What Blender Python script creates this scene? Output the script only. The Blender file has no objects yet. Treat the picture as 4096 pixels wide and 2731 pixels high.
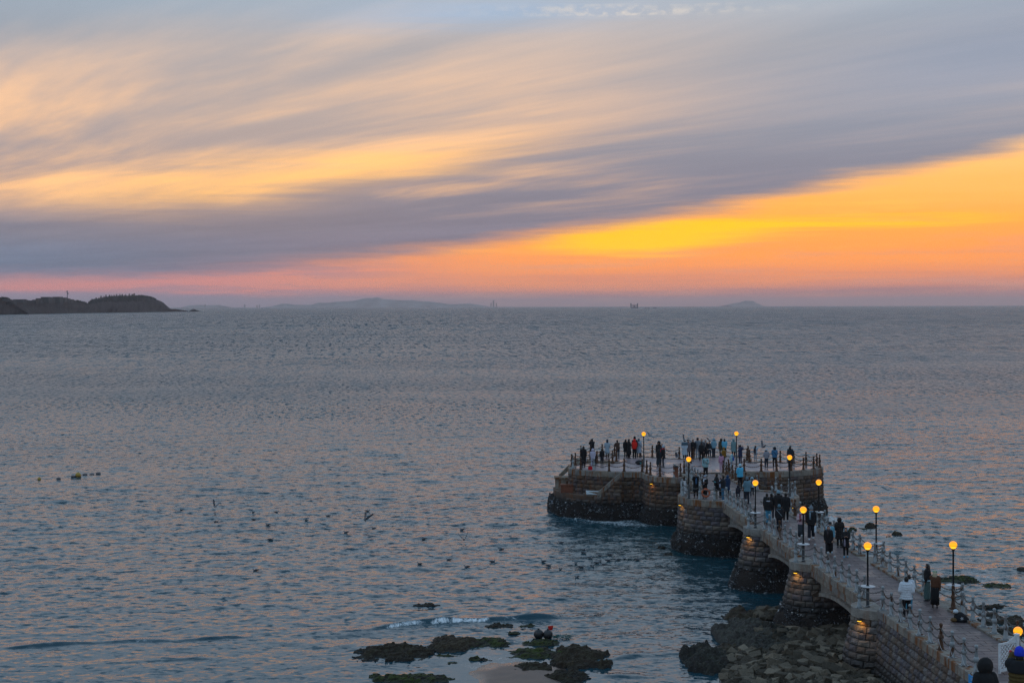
import bpy, bmesh, math, random
import numpy as np
from mathutils import Vector, Matrix, Euler, noise as mnoise
from mathutils.geometry import tessellate_polygon

random.seed(7)
rng = np.random.default_rng(7)
scene = bpy.context.scene
COL = scene.collection
R = math.radians

# ------------------------------------------------------------------ camera
F = 5700.0            # focal length in photo pixels (4096 wide)
CZ = 16.6             # eye height above the sea
ROLL = 0.0024
cam = bpy.data.cameras.new('camera')
cam.sensor_width = 36.0
cam.lens = 36.0 * F / 4096.0
cam.shift_y = -141.8 / 4096.0
cam.clip_start = 0.5
cam.clip_end = 120000.0
camo = bpy.data.objects.new('camera', cam)
COL.objects.link(camo)
camo.matrix_world = Matrix.Translation((0, 0, CZ)) @ Matrix.Rotation(R(90), 4, 'X') @ Matrix.Rotation(-ROLL, 4, 'Z')
scene.camera = camo

scene.view_settings.view_transform = 'Standard'
scene.view_settings.look = 'None'
scene.view_settings.exposure = 0.38
scene.view_settings.gamma = 1.0
scene.view_settings.use_curve_mapping = False
cy = scene.cycles
cy.max_bounces = 6
cy.diffuse_bounces = 3
cy.glossy_bounces = 3
cy.transmission_bounces = 3
cy.volume_bounces = 0
cy.caustics_reflective = False
cy.caustics_refractive = False
cy.sample_clamp_indirect = 4.0
cy.use_adaptive_sampling = False
cy.use_denoising = True
try:
    cy.denoiser = 'OPENIMAGEDENOISE'
    cy.denoising_input_passes = 'RGB_ALBEDO_NORMAL'
    cy.denoising_prefilter = 'NONE'
except Exception:
    pass

# ------------------------------------------------------------------ node helper
class NT:
    def __init__(self, tree):
        self.t = tree
        self.n = tree.nodes
        self.n.clear()
    def node(self, typ, **kw):
        nd = self.n.new(typ)
        for k, v in kw.items():
            setattr(nd, k, v)
        return nd
    def put(self, sock, v):
        if isinstance(v, bpy.types.NodeSocket):
            self.t.links.new(v, sock)
        else:
            if sock.type == 'RGBA' and hasattr(v, '__len__') and len(v) == 3:
                v = (*v, 1.0)
            sock.default_value = v
    def m(self, op, *a, clamp=False):
        nd = self.node('ShaderNodeMath', operation=op, use_clamp=clamp)
        for i, v in enumerate(a):
            self.put(nd.inputs[i], v)
        return nd.outputs[0]
    def vm(self, op, *a):
        nd = self.node('ShaderNodeVectorMath', operation=op)
        for i, v in enumerate(a):
            self.put(nd.inputs[i], v)
        return nd.outputs[0]
    def ss(self, x, lo, hi):                       # smoothstep
        nd = self.node('ShaderNodeMapRange', interpolation_type='SMOOTHSTEP')
        self.put(nd.inputs[0], x); self.put(nd.inputs[1], lo); self.put(nd.inputs[2], hi)
        return nd.outputs[0]
    def lin(self, x, lo, hi, a=0.0, b=1.0):
        nd = self.node('ShaderNodeMapRange')
        for i, v in enumerate((x, lo, hi, a, b)):
            self.put(nd.inputs[i], v)
        return nd.outputs[0]
    def mix(self, f, a, b, blend='MIX'):
        nd = self.node('ShaderNodeMix', data_type='RGBA', blend_type=blend)
        self.put(nd.inputs[0], f); self.put(nd.inputs[6], a); self.put(nd.inputs[7], b)
        return nd.outputs[2]
    def ramp(self, x, stops, interp='LINEAR'):
        nd = self.node('ShaderNodeValToRGB')
        nd.color_ramp.interpolation = interp
        e = nd.color_ramp.elements
        while len(e) < len(stops):
            e.new(0.5)
        for el, (p, c) in zip(e, stops):
            el.position = p
            el.color = (*c, 1.0) if len(c) == 3 else c
        self.put(nd.inputs[0], x)
        return nd.outputs[0]
    def noise(self, vec, scale, detail=2.0, rough=0.5, dist=0.0, color=False):
        nd = self.node('ShaderNodeTexNoise')
        if vec is not None:
            self.put(nd.inputs['Vector'], vec)
        nd.inputs['Scale'].default_value = scale
        nd.inputs['Detail'].default_value = detail
        nd.inputs['Roughness'].default_value = rough
        nd.inputs['Distortion'].default_value = dist
        return nd.outputs['Color'] if color else nd.outputs['Fac']
    def comb(self, x, y, z):
        nd = self.node('ShaderNodeCombineXYZ')
        for i, v in enumerate((x, y, z)):
            self.put(nd.inputs[i], v)
        return nd.outputs[0]
    def sep(self, v):
        nd = self.node('ShaderNodeSeparateXYZ')
        self.put(nd.inputs[0], v)
        return nd.outputs
    def pos(self):
        return self.node('ShaderNodeNewGeometry').outputs['Position']

# ------------------------------------------------------------------ sky: dusk, high cirrus sheet with a clear strip under its edge
SUN_AZ, SUN_EL = 0.20, R(1.0)
world = bpy.data.worlds.new('World')
scene.world = world
world.use_nodes = True
T = NT(world.node_tree)
D = T.node('ShaderNodeTexCoord').outputs['Generated']
dx, dy, dz = T.sep(T.vm('NORMALIZE', D))
phi = T.m('ARCTAN2', dx, dy)
th = T.m('ARCSINE', dz)
sphi = T.m('SINE', phi)
# cloud plane coordinates (streaks run towards a vanishing point far left on the horizon)
zc = T.m('MAXIMUM', dz, 0.012)
p = T.m('DIVIDE', dx, zc); q = T.m('DIVIDE', dy, zc)
along = T.m('ADD', T.m('MULTIPLY', p, -0.553), T.m('MULTIPLY', q, 0.833))
across = T.m('ADD', T.m('MULTIPLY', p, 0.833), T.m('MULTIPLY', q, 0.553))
warp = T.m('MULTIPLY', T.m('SUBTRACT', T.noise(T.comb(T.m('MULTIPLY', along, .10), T.m('MULTIPLY', across, .14), 3.3), 1.0, 2), .5), 2.2)
ac2 = T.m('ADD', across, warp)
n_big = T.noise(T.comb(T.m('MULTIPLY', along, .075), T.m('MULTIPLY', ac2, .24), 0.0), 1.0, 3.0, .55)
n_mid = T.noise(T.comb(T.m('MULTIPLY', along, .19), T.m('MULTIPLY', ac2, .85), 7.0), 1.0, 4.0, .6)
n_fin = T.noise(T.comb(T.m('MULTIPLY', along, .50), T.m('MULTIPLY', ac2, 2.6), 11.0), 1.0, 4.0, .6)
n_all = T.m('ADD', T.m('ADD', T.m('MULTIPLY', n_big, .62), T.m('MULTIPLY', n_mid, .26)), T.m('MULTIPLY', n_fin, .12))
# edge of the sheet
edge = T.m('ADD', T.m('ADD', 0.0475, T.m('MULTIPLY', sphi, .128)), T.m('MULTIPLY', T.m('MULTIPLY', sphi, sphi), .14))
e_n = T.m('MULTIPLY', T.m('SUBTRACT', T.noise(T.comb(T.m('MULTIPLY', phi, 5.0), T.m('MULTIPLY', th, 60.0), 0.0), 1.0, 5, .65), .5), .028)
gap = T.ss(T.m('SUBTRACT', T.m('ADD', edge, e_n), th), -.009, .009)
# clear strip
sunward = T.m('POWER', T.m('MAXIMUM', T.m('ADD', .5, T.m('MULTIPLY', T.m('COSINE', T.m('SUBTRACT', phi, SUN_AZ)), .5)), 0.0), 3.0)
bands = T.m('MULTIPLY', T.m('SUBTRACT', T.noise(T.comb(T.m('MULTIPLY', phi, 4.0), T.m('MULTIPLY', th, 110.0), 5.0), 1.0, 4, .6), .5), .026)
tb = T.m('ADD', T.m('SUBTRACT', th, T.m('MULTIPLY', sphi, .010)), bands)
gcol = T.ramp(T.m('DIVIDE', tb, .16), [
    (0.00, (.30, .175, .185)), (.04, (.40, .18, .165)), (.075, (.62, .225, .135)), (.13, (.84, .275, .085)),
    (.22, (.96, .315, .055)), (.34, (1.0, .365, .045)), (.46, (1.0, .43, .085)), (.66, (1.0, .53, .18)), (1.0, (.80, .56, .35))])
gtex = T.noise(T.comb(T.m('MULTIPLY', phi, 7.0), T.m('MULTIPLY', th, 95.0), 17.0), 1.0, 5, .65)
gcol = T.mix(T.m('MULTIPLY', T.ss(gtex, .50, .68), T.m('MULTIPLY', T.ss(th, .075, .02), .40)), gcol, (.62, .29, .20))
gcol = T.mix(T.m('MULTIPLY', T.ss(gtex, .47, .32), T.m('MULTIPLY', T.ss(th, .02, .06), .45)), gcol, (1.05, .48, .07))
pink = T.ramp(T.m('DIVIDE', tb, .16), [
    (0.0, (.22, .185, .26)), (.05, (.30, .195, .255)), (.09, (.66, .215, .175)), (.22, (.52, .22, .20)), (.5, (.36, .25, .28)), (1.0, (.3, .28, .34))])
gcol = T.mix(T.ss(phi, .02, -.26), gcol, pink)
def gauss(a0, sa, t0, st, tilt=0.0):
    a = T.m('DIVIDE', T.m('SUBTRACT', phi, a0), sa)
    b = T.m('DIVIDE', T.m('SUBTRACT', T.m('ADD', th, bands), T.m('ADD', t0, T.m('MULTIPLY', T.m('SUBTRACT', phi, a0), tilt))), st)
    return T.m('EXPONENT', T.m('MULTIPLY', T.m('ADD', T.m('MULTIPLY', a, a), T.m('MULTIPLY', b, b)), -1.0))
gold = T.m('ADD', gauss(.09, .075, .047, .012, .07), T.m('MULTIPLY', gauss(.24, .11, .056, .006, .03), .7), clamp=True)
gcol = T.mix(T.m('MULTIPLY', T.ss(phi, .0, -.2), T.m('MULTIPLY', T.ss(gtex, .58, .42), .65)), gcol, (.25, .19, .25))
gold = T.m('MULTIPLY', T.ss(T.m('ADD', gold, T.m('MULTIPLY', T.m('SUBTRACT', gtex, .5), .9)), .08, .95), T.ss(gold, .05, .4))
gcol = T.mix(gold, gcol, (1.10, .53, 0.0))
back = T.ramp(T.m('DIVIDE', th, .16), [(0, (.22, .21, .27)), (.5, (.27, .27, .33)), (1, (.24, .28, .36))])
gcol = T.mix(sunward, back, gcol)
# underside of the sheet
cb = T.ramp(T.m('DIVIDE', th, 1.5708), [
    (0.0, (.145, .15, .205)), (.028, (.18, .16, .205)), (.055, (.215, .205, .25)), (.085, (.26, .268, .31)), (.115, (.285, .31, .355)),
    (.14, (.30, .38, .465)), (.20, (.36, .495, .63)), (.40, (.295, .44, .60)), (1.0, (.165, .285, .45))])
slate = T.m('MULTIPLY', T.ss(phi, -.10, -.36), T.ss(th, .085, .03))
cb = T.mix(slate, cb, (.105, .145, .225))
lit_t = T.m('MULTIPLY', T.ss(th, .055, .085), T.ss(th, .25, .15))
lit_a = T.m('ADD', .22, T.m('MULTIPLY', T.m('MULTIPLY', T.ss(phi, .22, -.12), T.ss(phi, -1.2, -.35)), .78))
streak = T.ss(n_all, .44, .60)
warm = T.ramp(T.m('DIVIDE', th, .30), [(.15, (.96, .48, .15)), (.32, (.98, .51, .19)), (.5, (.86, .50, .26)), (.72, (.64, .48, .37)), (1.0, (.43, .43, .44))])
ccol = T.mix(T.m('MULTIPLY', T.m('MULTIPLY', streak, lit_t), T.m('MULTIPLY', lit_a, .86)), cb, warm)
glow = T.m('ADD', gauss(-.20, .095, .085, .014, .09), T.m('MULTIPLY', gauss(-.08, .08, .100, .010, .12), .7), clamp=True)
ccol = T.mix(T.m('MULTIPLY', glow, T.lin(n_mid, .3, .6, .55, 1.0)), ccol, (1.0, .51, .14))
# broad peach wash on the left, blue windows at the top, a ripple of cirrocumulus
wash = T.m('MULTIPLY', gauss(-.16, .26, .125, .055, .15), .30)
ccol = T.mix(wash, ccol, (.78, .50, .31))
ccol = T.mix(T.m('MULTIPLY', gauss(-.02, .10, .203, .011, .02), .75), ccol, (.29, .39, .53))
ccol = T.mix(T.m('MULTIPLY', gauss(.34, .16, .165, .040, .10), .75), ccol, (.235, .275, .36))
rip = T.m('MULTIPLY', gauss(.085, .075, .2035, .0036, .0), T.ss(T.noise(T.comb(T.m('MULTIPLY', phi, 90.0), T.m('MULTIPLY', th, 150.0), 0.0), 1.0, 3, .6), .38, .62))
ccol = T.mix(T.m('MULTIPLY', rip, .7), ccol, (.60, .54, .48))
tone = T.lin(n_all, .38, .62, .88, 1.10)
ccol = T.vm('MULTIPLY', ccol, T.comb(tone, tone, tone))
sky = T.mix(gap, ccol, gcol)
# real atmosphere through the thin sheet, high up
nish = T.node('ShaderNodeTexSky', sky_type='NISHITA')
nish.sun_disc = False
nish.sun_elevation = SUN_EL
nish.sun_rotation = SUN_AZ
nish.dust_density = 2.0
hi = T.m('MULTIPLY', T.ss(th, .16, .7), .05)
sky = T.vm('ADD', sky, T.vm('MULTIPLY', nish.outputs[0], T.comb(hi, hi, hi)))
below = T.ss(dz, -.002, -.03)
sky = T.mix(below, sky, (.06, .075, .09))
bg = T.node('ShaderNodeBackground')
T.put(bg.inputs[0], sky)
bg.inputs[1].default_value = 1.0
wo = T.node('ShaderNodeOutputWorld')
T.put(wo.inputs[0], bg.outputs[0])

sun = bpy.data.lights.new('sun', 'SUN')
sun.energy = 0.05
sun.angle = R(70)
sun.color = (1.0, .55, .28)
suno = bpy.data.objects.new('sun', sun)
COL.objects.link(suno)
sd = Vector((math.sin(SUN_AZ) * math.cos(R(2.0)), math.cos(SUN_AZ) * math.cos(R(2.0)), math.sin(R(2.0))))
suno.rotation_euler = sd.to_track_quat('Z', 'Y').to_euler()

# ------------------------------------------------------------------ placing
def W(px, py, z=3.6):
    """ground position of a photo pixel on the level z"""
    du, dv = px - 2048, py - 1223.7
    a, b = du - ROLL * dv, dv + ROLL * du
    Y = F * (CZ - z) / b
    return Vector((a * Y / F, Y, z))
def Wy(px, py, Y):
    """point seen at a photo pixel at depth Y"""
    du, dv = px - 2048, py - 1223.7
    a, b = du - ROLL * dv, dv + ROLL * du
    return Vector((a * Y / F, Y, CZ - b * Y / F))
DIRP = Vector((-.0501, .99874, 0)); NRMP = Vector((.99874, .0501, 0)); ORGP = Vector((17.88, 50, 0))
def P(s, t, z=0.0):
    """walkway coordinates: s along (about the depth), t across, right positive"""
    return ORGP + DIRP * (s - 50) + NRMP * t + Vector((0, 0, z))

# ------------------------------------------------------------------ mesh helpers
def mesh(name, verts, faces, smooth=False):
    me = bpy.data.meshes.new(name)
    me.from_pydata([tuple(v) for v in verts], [], faces)
    if smooth:
        me.polygons.foreach_set('use_smooth', [True] * len(me.polygons))
    me.update()
    return me
class MB:
    """collects shapes into one mesh"""
    def __init__(s):
        s.v, s.f = [], []
    def add(s, v, f):
        o = len(s.v)
        s.v += [tuple(x) for x in v]
        s.f += [tuple(i + o for i in t) for t in f]
        return s
    def box(s, c, d, M=None):
        hx, hy, hz = d[0] / 2, d[1] / 2, d[2] / 2
        v = [Vector((x, y, z)) for x in (-hx, hx) for y in (-hy, hy) for z in (-hz, hz)]
        if M is not None:
            v = [M @ x for x in v]
        v = [x + Vector(c) for x in v]
        return s.add(v, [(0, 1, 3, 2), (4, 6, 7, 5), (0, 4, 5, 1), (2, 3, 7, 6), (0, 2, 6, 4), (1, 5, 7, 3)])
    def loft(s, rings, cap=True):
        n = len(rings[0]); v = [p for r in rings for p in r]; f = []
        for i in range(len(rings) - 1):
            for j in range(n):
                k = (j + 1) % n
                f.append((i * n + j, i * n + k, (i + 1) * n + k, (i + 1) * n + j))
        if cap:
            f.append(tuple(range(n - 1, -1, -1)))
            f.append(tuple((len(rings) - 1) * n + j for j in range(n)))
        return s.add(v, f)
    def lathe(s, prof, n=12, c=(0, 0, 0), cap=True):
        c = Vector(c)
        return s.loft([[c + Vector((r * math.cos(2 * math.pi * j / n), r * math.sin(2 * math.pi * j / n), z)) for j in range(n)] for r, z in prof], cap)
    def tube(s, a, b, ra, rb=None, n=8, cap=True):
        a, b = Vector(a), Vector(b)
        rb = ra if rb is None else rb
        d = (b - a)
        if d.length < 1e-6:
            return s
        qn = d.normalized().to_track_quat('Z', 'Y').to_matrix()
        ring = lambda c, r: [c + qn @ Vector((r * math.cos(2 * math.pi * j / n), r * math.sin(2 * math.pi * j / n), 0)) for j in range(n)]
        return s.loft([ring(a, ra), ring(b, rb)], cap)
    def ell(s, c, r, n=10, m=6, M=None):
        c = Vector(c); rings = []
        r = (r, r, r) if not hasattr(r, '__len__') else r
        for i in range(m + 1):
            a = -math.pi / 2 + math.pi * (i + (.04 if i == 0 else -.04 if i == m else 0)) / m
            rr = []
            for j in range(n):
                b = 2 * math.pi * j / n
                v = Vector((r[0] * math.cos(a) * math.cos(b), r[1] * math.cos(a) * math.sin(b), r[2] * math.sin(a)))
                rr.append(c + (M @ v if M is not None else v))
            rings.append(rr)
        return s.loft(rings)
    def build(s, name, smooth=False):
        return mesh(name, s.v, s.f, smooth)

def link(name, me, mat=None, parent=None, local=False, color=None):
    o = bpy.data.objects.new(name, me)
    COL.objects.link(o)
    if me is not None and mat is not None and len(me.materials) == 0:
        me.materials.append(mat)
    if parent is not None:
        o.parent = parent
        if not local:
            o.matrix_parent_inverse = Matrix.Translation(-parent.location)
    if color is not None:
        o.color = (*color, 1.0)
    return o
def tag(o, label=None, cat=None, group=None, kind=None):
    for k, v in (('label', label), ('category', cat), ('group', group), ('kind', kind)):
        if v:
            o[k] = v
    return o
def thing(name, loc, label, cat, group=None, rz=0.0, scale=1.0):
    o = bpy.data.objects.new(name, None)
    COL.objects.link(o)
    o.location = loc
    o.rotation_euler = (0, 0, rz)
    o.scale = (scale,) * 3
    o.empty_display_size = .2
    return tag(o, label, cat, group)
def copy_tree(root, loc, rz, label=None, group=None, scale=None):
    c = root.copy(); COL.objects.link(c)
    c.location = loc; c.rotation_euler = (0, 0, rz)
    if scale:
        c.scale = (scale,) * 3
    if label: c['label'] = label
    if group: c['group'] = group
    for ch in KIDS[root.name]:
        d = ch.copy(); COL.objects.link(d); d.parent = c
        for g in KIDS.get(ch.name, ()):
            e = g.copy(); COL.objects.link(e); e.parent = d
    return c
KIDS = {}
def kid(root, o):
    KIDS.setdefault(root.name, []).append(o)
    return o

# ------------------------------------------------------------------ materials
def new_mat(name):
    m = bpy.data.materials.new(name)
    m.use_nodes = True
    return m, NT(m.node_tree)
def finish(T, base, rough=.8, normal=None, spec=.5, metal=0.0, extra=None):
    b = T.node('ShaderNodeBsdfPrincipled')
    T.put(b.inputs['Base Color'], base)
    T.put(b.inputs['Roughness'], rough)
    T.put(b.inputs['Metallic'], metal)
    T.put(b.inputs['Specular IOR Level'], spec)
    if normal is not None:
        T.put(b.inputs['Normal'], normal)
    for k, v in (extra or {}).items():
        T.put(b.inputs[k], v)
    o = T.node('ShaderNodeOutputMaterial')
    T.put(o.inputs[0], b.outputs[0])
    return b
def bump(T, h, dist=.02, strength=1.0):
    b = T.node('ShaderNodeBump')
    b.inputs['Distance'].default_value = dist
    b.inputs['Strength'].default_value = strength
    T.put(b.inputs['Height'], h)
    return b.outputs[0]
def attr(T, name):
    return T.node('ShaderNodeAttribute', attribute_name=name).outputs['Fac']

def stone_mat(name, tones, rust=.25, tide=1.55, wet=True, salt=.2):
    m, T = new_mat(name)
    pos = T.pos()
    x, y, z = T.sep(pos)
    rnd = T.m('FRACT', T.m('ADD', T.node('ShaderNodeObjectInfo').outputs['Random'], attr(T, 'tone')))
    c = T.ramp(rnd, [(i / len(tones), t) for i, t in enumerate(tones)], 'CONSTANT')
    n1 = T.noise(pos, 3.0, 5, .65); n2 = T.noise(pos, 22.0, 4, .7)
    k = T.m('MULTIPLY', T.lin(n1, .25, .75, .55, 1.35), T.lin(n2, .2, .8, .65, 1.3))
    c = T.vm('MULTIPLY', c, T.comb(k, k, k))
    drip = T.noise(T.comb(T.m('MULTIPLY', x, 3.2), T.m('MULTIPLY', y, 3.2), T.m('MULTIPLY', z, .45)), 1.0, 4, .65)
    rm = T.m('MULTIPLY', T.ss(drip, .49, .62), rust)
    c = T.mix(rm, c, T.mix(n2, (.075, .026, .010), (.27, .10, .03)))
    sm = T.m('MULTIPLY', T.ss(T.noise(T.comb(T.m('MULTIPLY', x, 5.0), T.m('MULTIPLY', y, 5.0), T.m('MULTIPLY', z, .9)), 1.0, 4, .7), .62, .74), salt)
    c = T.mix(sm, c, (.50, .52, .54))
    rough = .9
    if wet:
        wl = T.m('ADD', tide, T.m('MULTIPLY', T.m('SUBTRACT', T.noise(T.comb(x, y, 0.0), .9, 3), .5), .7))
        wm = T.ss(T.m('SUBTRACT', z, wl), .45, -.25)
        c = T.mix(T.m('MULTIPLY', wm, .92), c, T.mix(n1, (.012, .011, .012), (.035, .031, .028)))
        rough = T.lin(wm, 0, 1, .9, .55)
    finish(T, c, rough, bump(T, T.m('ADD', T.m('MULTIPLY', n1, .6), T.m('MULTIPLY', n2, .4)), .05), .35)
    return m
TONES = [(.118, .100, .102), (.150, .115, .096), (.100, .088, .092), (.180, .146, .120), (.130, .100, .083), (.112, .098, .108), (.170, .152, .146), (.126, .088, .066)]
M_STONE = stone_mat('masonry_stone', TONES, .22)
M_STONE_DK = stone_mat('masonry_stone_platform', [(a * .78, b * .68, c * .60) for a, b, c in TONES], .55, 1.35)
M_COPE = stone_mat('coping_stone', [(.235, .20, .165), (.215, .19, .165), (.26, .225, .19), (.225, .18, .14), (.20, .18, .165)], 1.0, 0.0, False, .25)
M_CONC = stone_mat('concrete', [(.25, .225, .20), (.235, .215, .195), (.265, .235, .205)], .35, .2, False, .1)
M_MORTAR = stone_mat('mortar', [(.055, .047, .045), (.05, .045, .045)], .2)

def m_paving():
    m, T = new_mat('paving')
    pos = T.pos(); x, y, z = T.sep(pos)
    rnd = T.m('FRACT', T.m('ADD', T.node('ShaderNodeObjectInfo').outputs['Random'], attr(T, 'tone')))
    n1 = T.noise(pos, .7, 4, .6); n2 = T.noise(pos, 14, 4, .7)
    n3 = T.noise(T.comb(T.m('MULTIPLY', x, .8), T.m('MULTIPLY', y, 5.0), 0.0), 1.0, 3, .6)
    c = T.mix(rnd, (.085, .060, .060), (.140, .100, .098))
    k = T.m('MULTIPLY', T.m('MULTIPLY', T.lin(n1, .25, .75, .72, 1.22), T.lin(n2, .2, .8, .82, 1.18)), T.lin(n3, .3, .7, .86, 1.14))
    c = T.vm('MULTIPLY', c, T.comb(k, k, k))
    finish(T, c, T.lin(n1, .35, .65, .34, .72), bump(T, n2, .006), .45)
    return m
M_PAVE = m_paving()
def m_platform_paving():
    m, T = new_mat('platform_paving')
    pos = T.pos(); x, y, z = T.sep(pos)
    b = T.node('ShaderNodeTexBrick'); b.offset = .5
    T.put(b.inputs['Vector'], pos)
    T.put(b.inputs['Color1'], (.19, .140, .150)); T.put(b.inputs['Color2'], (.235, .18, .185)); T.put(b.inputs['Mortar'], (.07, .055, .06))
    b.inputs['Scale'].default_value = 1.0
    b.inputs['Brick Width'].default_value = 1.1; b.inputs['Row Height'].default_value = .55; b.inputs['Mortar Size'].default_value = .012
    n1 = T.noise(pos, .45, 4, .6); n2 = T.noise(pos, 9, 4, .7)
    k = T.m('MULTIPLY', T.lin(n1, .25, .75, .7, 1.25), T.lin(n2, .2, .8, .85, 1.15))
    c = T.vm('MULTIPLY', b.outputs[0], T.comb(k, k, k))
    finish(T, c, T.lin(n1, .40, .60, .18, .60), bump(T, n2, .006), .5)
    return m
M_PLAT = m_platform_paving()

def m_obj_color(name, rough=.85, nscale=18, amp=.25, spec=.3, metal=0.0, bdist=.004):
    m, T = new_mat(name)
    oc = T.node('ShaderNodeObjectInfo').outputs['Color']
    co = T.node('ShaderNodeTexCoord').outputs['Object']
    n = T.noise(co, nscale, 4, .6)
    k = T.lin(n, .25, .75, 1 - amp, 1 + amp)
    finish(T, T.vm('MULTIPLY', oc, T.comb(k, k, k)), rough, bump(T, n, bdist), spec, metal)
    return m
M_CLOTH = m_obj_color('cloth')
M_PAINT = m_obj_color('painted', .5, 6, .12, .5)
M_SKIN = m_obj_color('skin', .55, 8, .06, .4)
M_HAIR = m_obj_color('hair', .6, 30, .3, .3)
def m_post(name, paint, rustamt):
    m, T = new_mat(name)
    pos = T.pos(); x, y, z = T.sep(pos)
    n = T.noise(pos, 7, 5, .7); n2 = T.noise(T.comb(T.m('MULTIPLY', x, 9.0), T.m('MULTIPLY', y, 9.0), T.m('MULTIPLY', z, 2.2)), 1.0, 4, .65)
    r = T.m('FRACT', T.m('MULTIPLY', T.node('ShaderNodeObjectInfo').outputs['Random'], 7.3))
    f = T.ss(T.m('ADD', n2, T.m('MULTIPLY', T.m('SUBTRACT', r, .5), .22)), .66 - rustamt, .76 - rustamt)
    c = T.mix(f, paint, T.mix(n, (.035, .015, .008), (.11, .045, .018)))
    finish(T, c, T.lin(f, 0, 1, .45, .9), bump(T, n, .006), .5)
    return m
M_POST = m_post('grey_painted_iron', (.235, .255, .265), .08)
M_POST_R = m_post('rusty_iron', (.085, .05, .035), .30)
M_CHAIN = m_post('chain_iron', (.115, .11, .105), .14)
M_CHAIN_R = m_post('rusty_chain_iron', (.035, .022, .016), .28)
def plain(name, col, rough=.6, metal=0.0, spec=.5, amp=.2, scale=8):
    m, T = new_mat(name)
    n = T.noise(T.pos(), scale, 4, .65)
    k = T.lin(n, .25, .75, 1 - amp, 1 + amp)
    finish(T, T.vm('MULTIPLY', (*col,), T.comb(k, k, k)), rough, bump(T, n, .003), spec, metal)
    return m
M_BLACK = plain('black_paint', (.012, .012, .014), .4)
M_TABLE = plain('grey_table_top', (.42, .43, .45), .5)
M_WHITE = plain('white_paint', (.62, .64, .66), .55)
M_RUSTBOX = plain('rusted_sheet', (.16, .055, .03), .9, amp=.5, scale=5)
M_ORANGE = plain('orange_plastic', (.50, .10, .03), .5)
def emit(name, col, s, rim=None):
    m, T = new_mat(name)
    e = T.node('ShaderNodeEmission'); e.inputs[1].default_value = s
    T.put(e.inputs[0], col)
    g = T.node('ShaderNodeBsdfGlossy'); g.inputs['Roughness'].default_value = .15
    g.inputs[0].default_value = (.9, .9, .9, 1)
    fr = T.node('ShaderNodeFresnel'); fr.inputs[0].default_value = 1.45
    mx = T.node('ShaderNodeMixShader')
    T.put(mx.inputs[0], fr.outputs[0]); T.put(mx.inputs[1], e.outputs[0]); T.put(mx.inputs[2], g.outputs[0])
    o = T.node('ShaderNodeOutputMaterial'); T.put(o.inputs[0], mx.outputs[0])
    return m
def m_globe():
    m, T = new_mat('lit_globe')
    co = T.sep(T.node('ShaderNodeTexCoord').outputs['Object'])
    c = T.ramp(T.lin(co[2], -.17, .17), [(0, (1.25, .66, .05)), (.25, (1.15, .50, .02)), (.5, (1.0, .37, .01)), (.8, (.9, .31, .01)), (1, (.75, .28, .05))])
    e = T.node('ShaderNodeEmission'); T.put(e.inputs[0], c); e.inputs[1].default_value = 1.22
    g = T.node('ShaderNodeBsdfGlossy'); g.inputs['Roughness'].default_value = .12
    fr = T.node('ShaderNodeFresnel'); fr.inputs[0].default_value = 1.4
    mx = T.node('ShaderNodeMixShader')
    T.put(mx.inputs[0], fr.outputs[0]); T.put(mx.inputs[1], e.outputs[0]); T.put(mx.inputs[2], g.outputs[0])
    o = T.node('ShaderNodeOutputMaterial'); T.put(o.inputs[0], mx.outputs[0])
    return m
M_GLOBE = m_globe()
M_FLOOD = emit('lit_lamp_lens', (1.0, .55, .03), 2.2)
def m_rock(name, c0, c1, moss=.0, specks=.0, tide=.08):
    m, T = new_mat(name)
    pos = T.pos(); x, y, z = T.sep(pos)
    nz = T.sep(T.node('ShaderNodeNewGeometry').outputs['Normal'])[2]
    n1 = T.noise(pos, 1.6, 6, .7); n2 = T.noise(pos, 17, 5, .75)
    rnd = T.node('ShaderNodeObjectInfo').outputs['Random']
    c = T.mix(n1, c0, c1)
    k = T.m('MULTIPLY', T.lin(n2, .25, .75, .45, 1.5), T.lin(rnd, 0, 1, .45, 1.75))
    c = T.vm('MULTIPLY', c, T.comb(k, k, k))
    if moss:
        mm = T.m('MULTIPLY', T.m('MULTIPLY', T.ss(nz, .35, .8), T.ss(n1, .40, .58)), moss)
        c = T.mix(mm, c, T.mix(n2, (.014, .022, .004), (.060, .075, .010)))
    if specks:
        v = T.node('ShaderNodeTexVoronoi'); v.inputs['Scale'].default_value = 26.0
        T.put(v.inputs['Vector'], pos)
        sp = T.m('MULTIPLY', T.m('MULTIPLY', T.ss(v.outputs['Distance'], .30, .12), T.ss(T.noise(pos, 5, 3), .48, .62)), specks)
        c = T.mix(sp, c, (.33, .35, .37))
    wm = T.ss(T.m('ADD', z, T.m('MULTIPLY', T.m('SUBTRACT', n1, .5), .3)), tide + .12, tide - .12)
    c = T.mix(T.m('MULTIPLY', wm, .6), c, (.012, .013, .014))
    finish(T, c, T.lin(wm, 0, 1, .9, .6), bump(T, T.m('ADD', T.m('MULTIPLY', n1, .7), T.m('MULTIPLY', n2, .3)), .16), .22)
    return m
M_ROCK = m_rock('dark_rock', (.014, .010, .007), (.052, .036, .024), .15, .22)
M_ROCK_G = m_rock('mossy_rock', (.012, .011, .007), (.032, .027, .017), 1.3, .05)
M_ROCK_B = m_rock('barnacled_rock', (.018, .016, .015), (.066, .058, .050), .15, .55)
M_RUBBLE = m_rock('rubble_stone', (.048, .038, .028), (.180, .146, .106), .0, .05, .12)
M_MUSSEL = m_rock('mussel_crust', (.006, .005, .005), (.026, .020, .017), 0, .22, .10)
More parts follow.
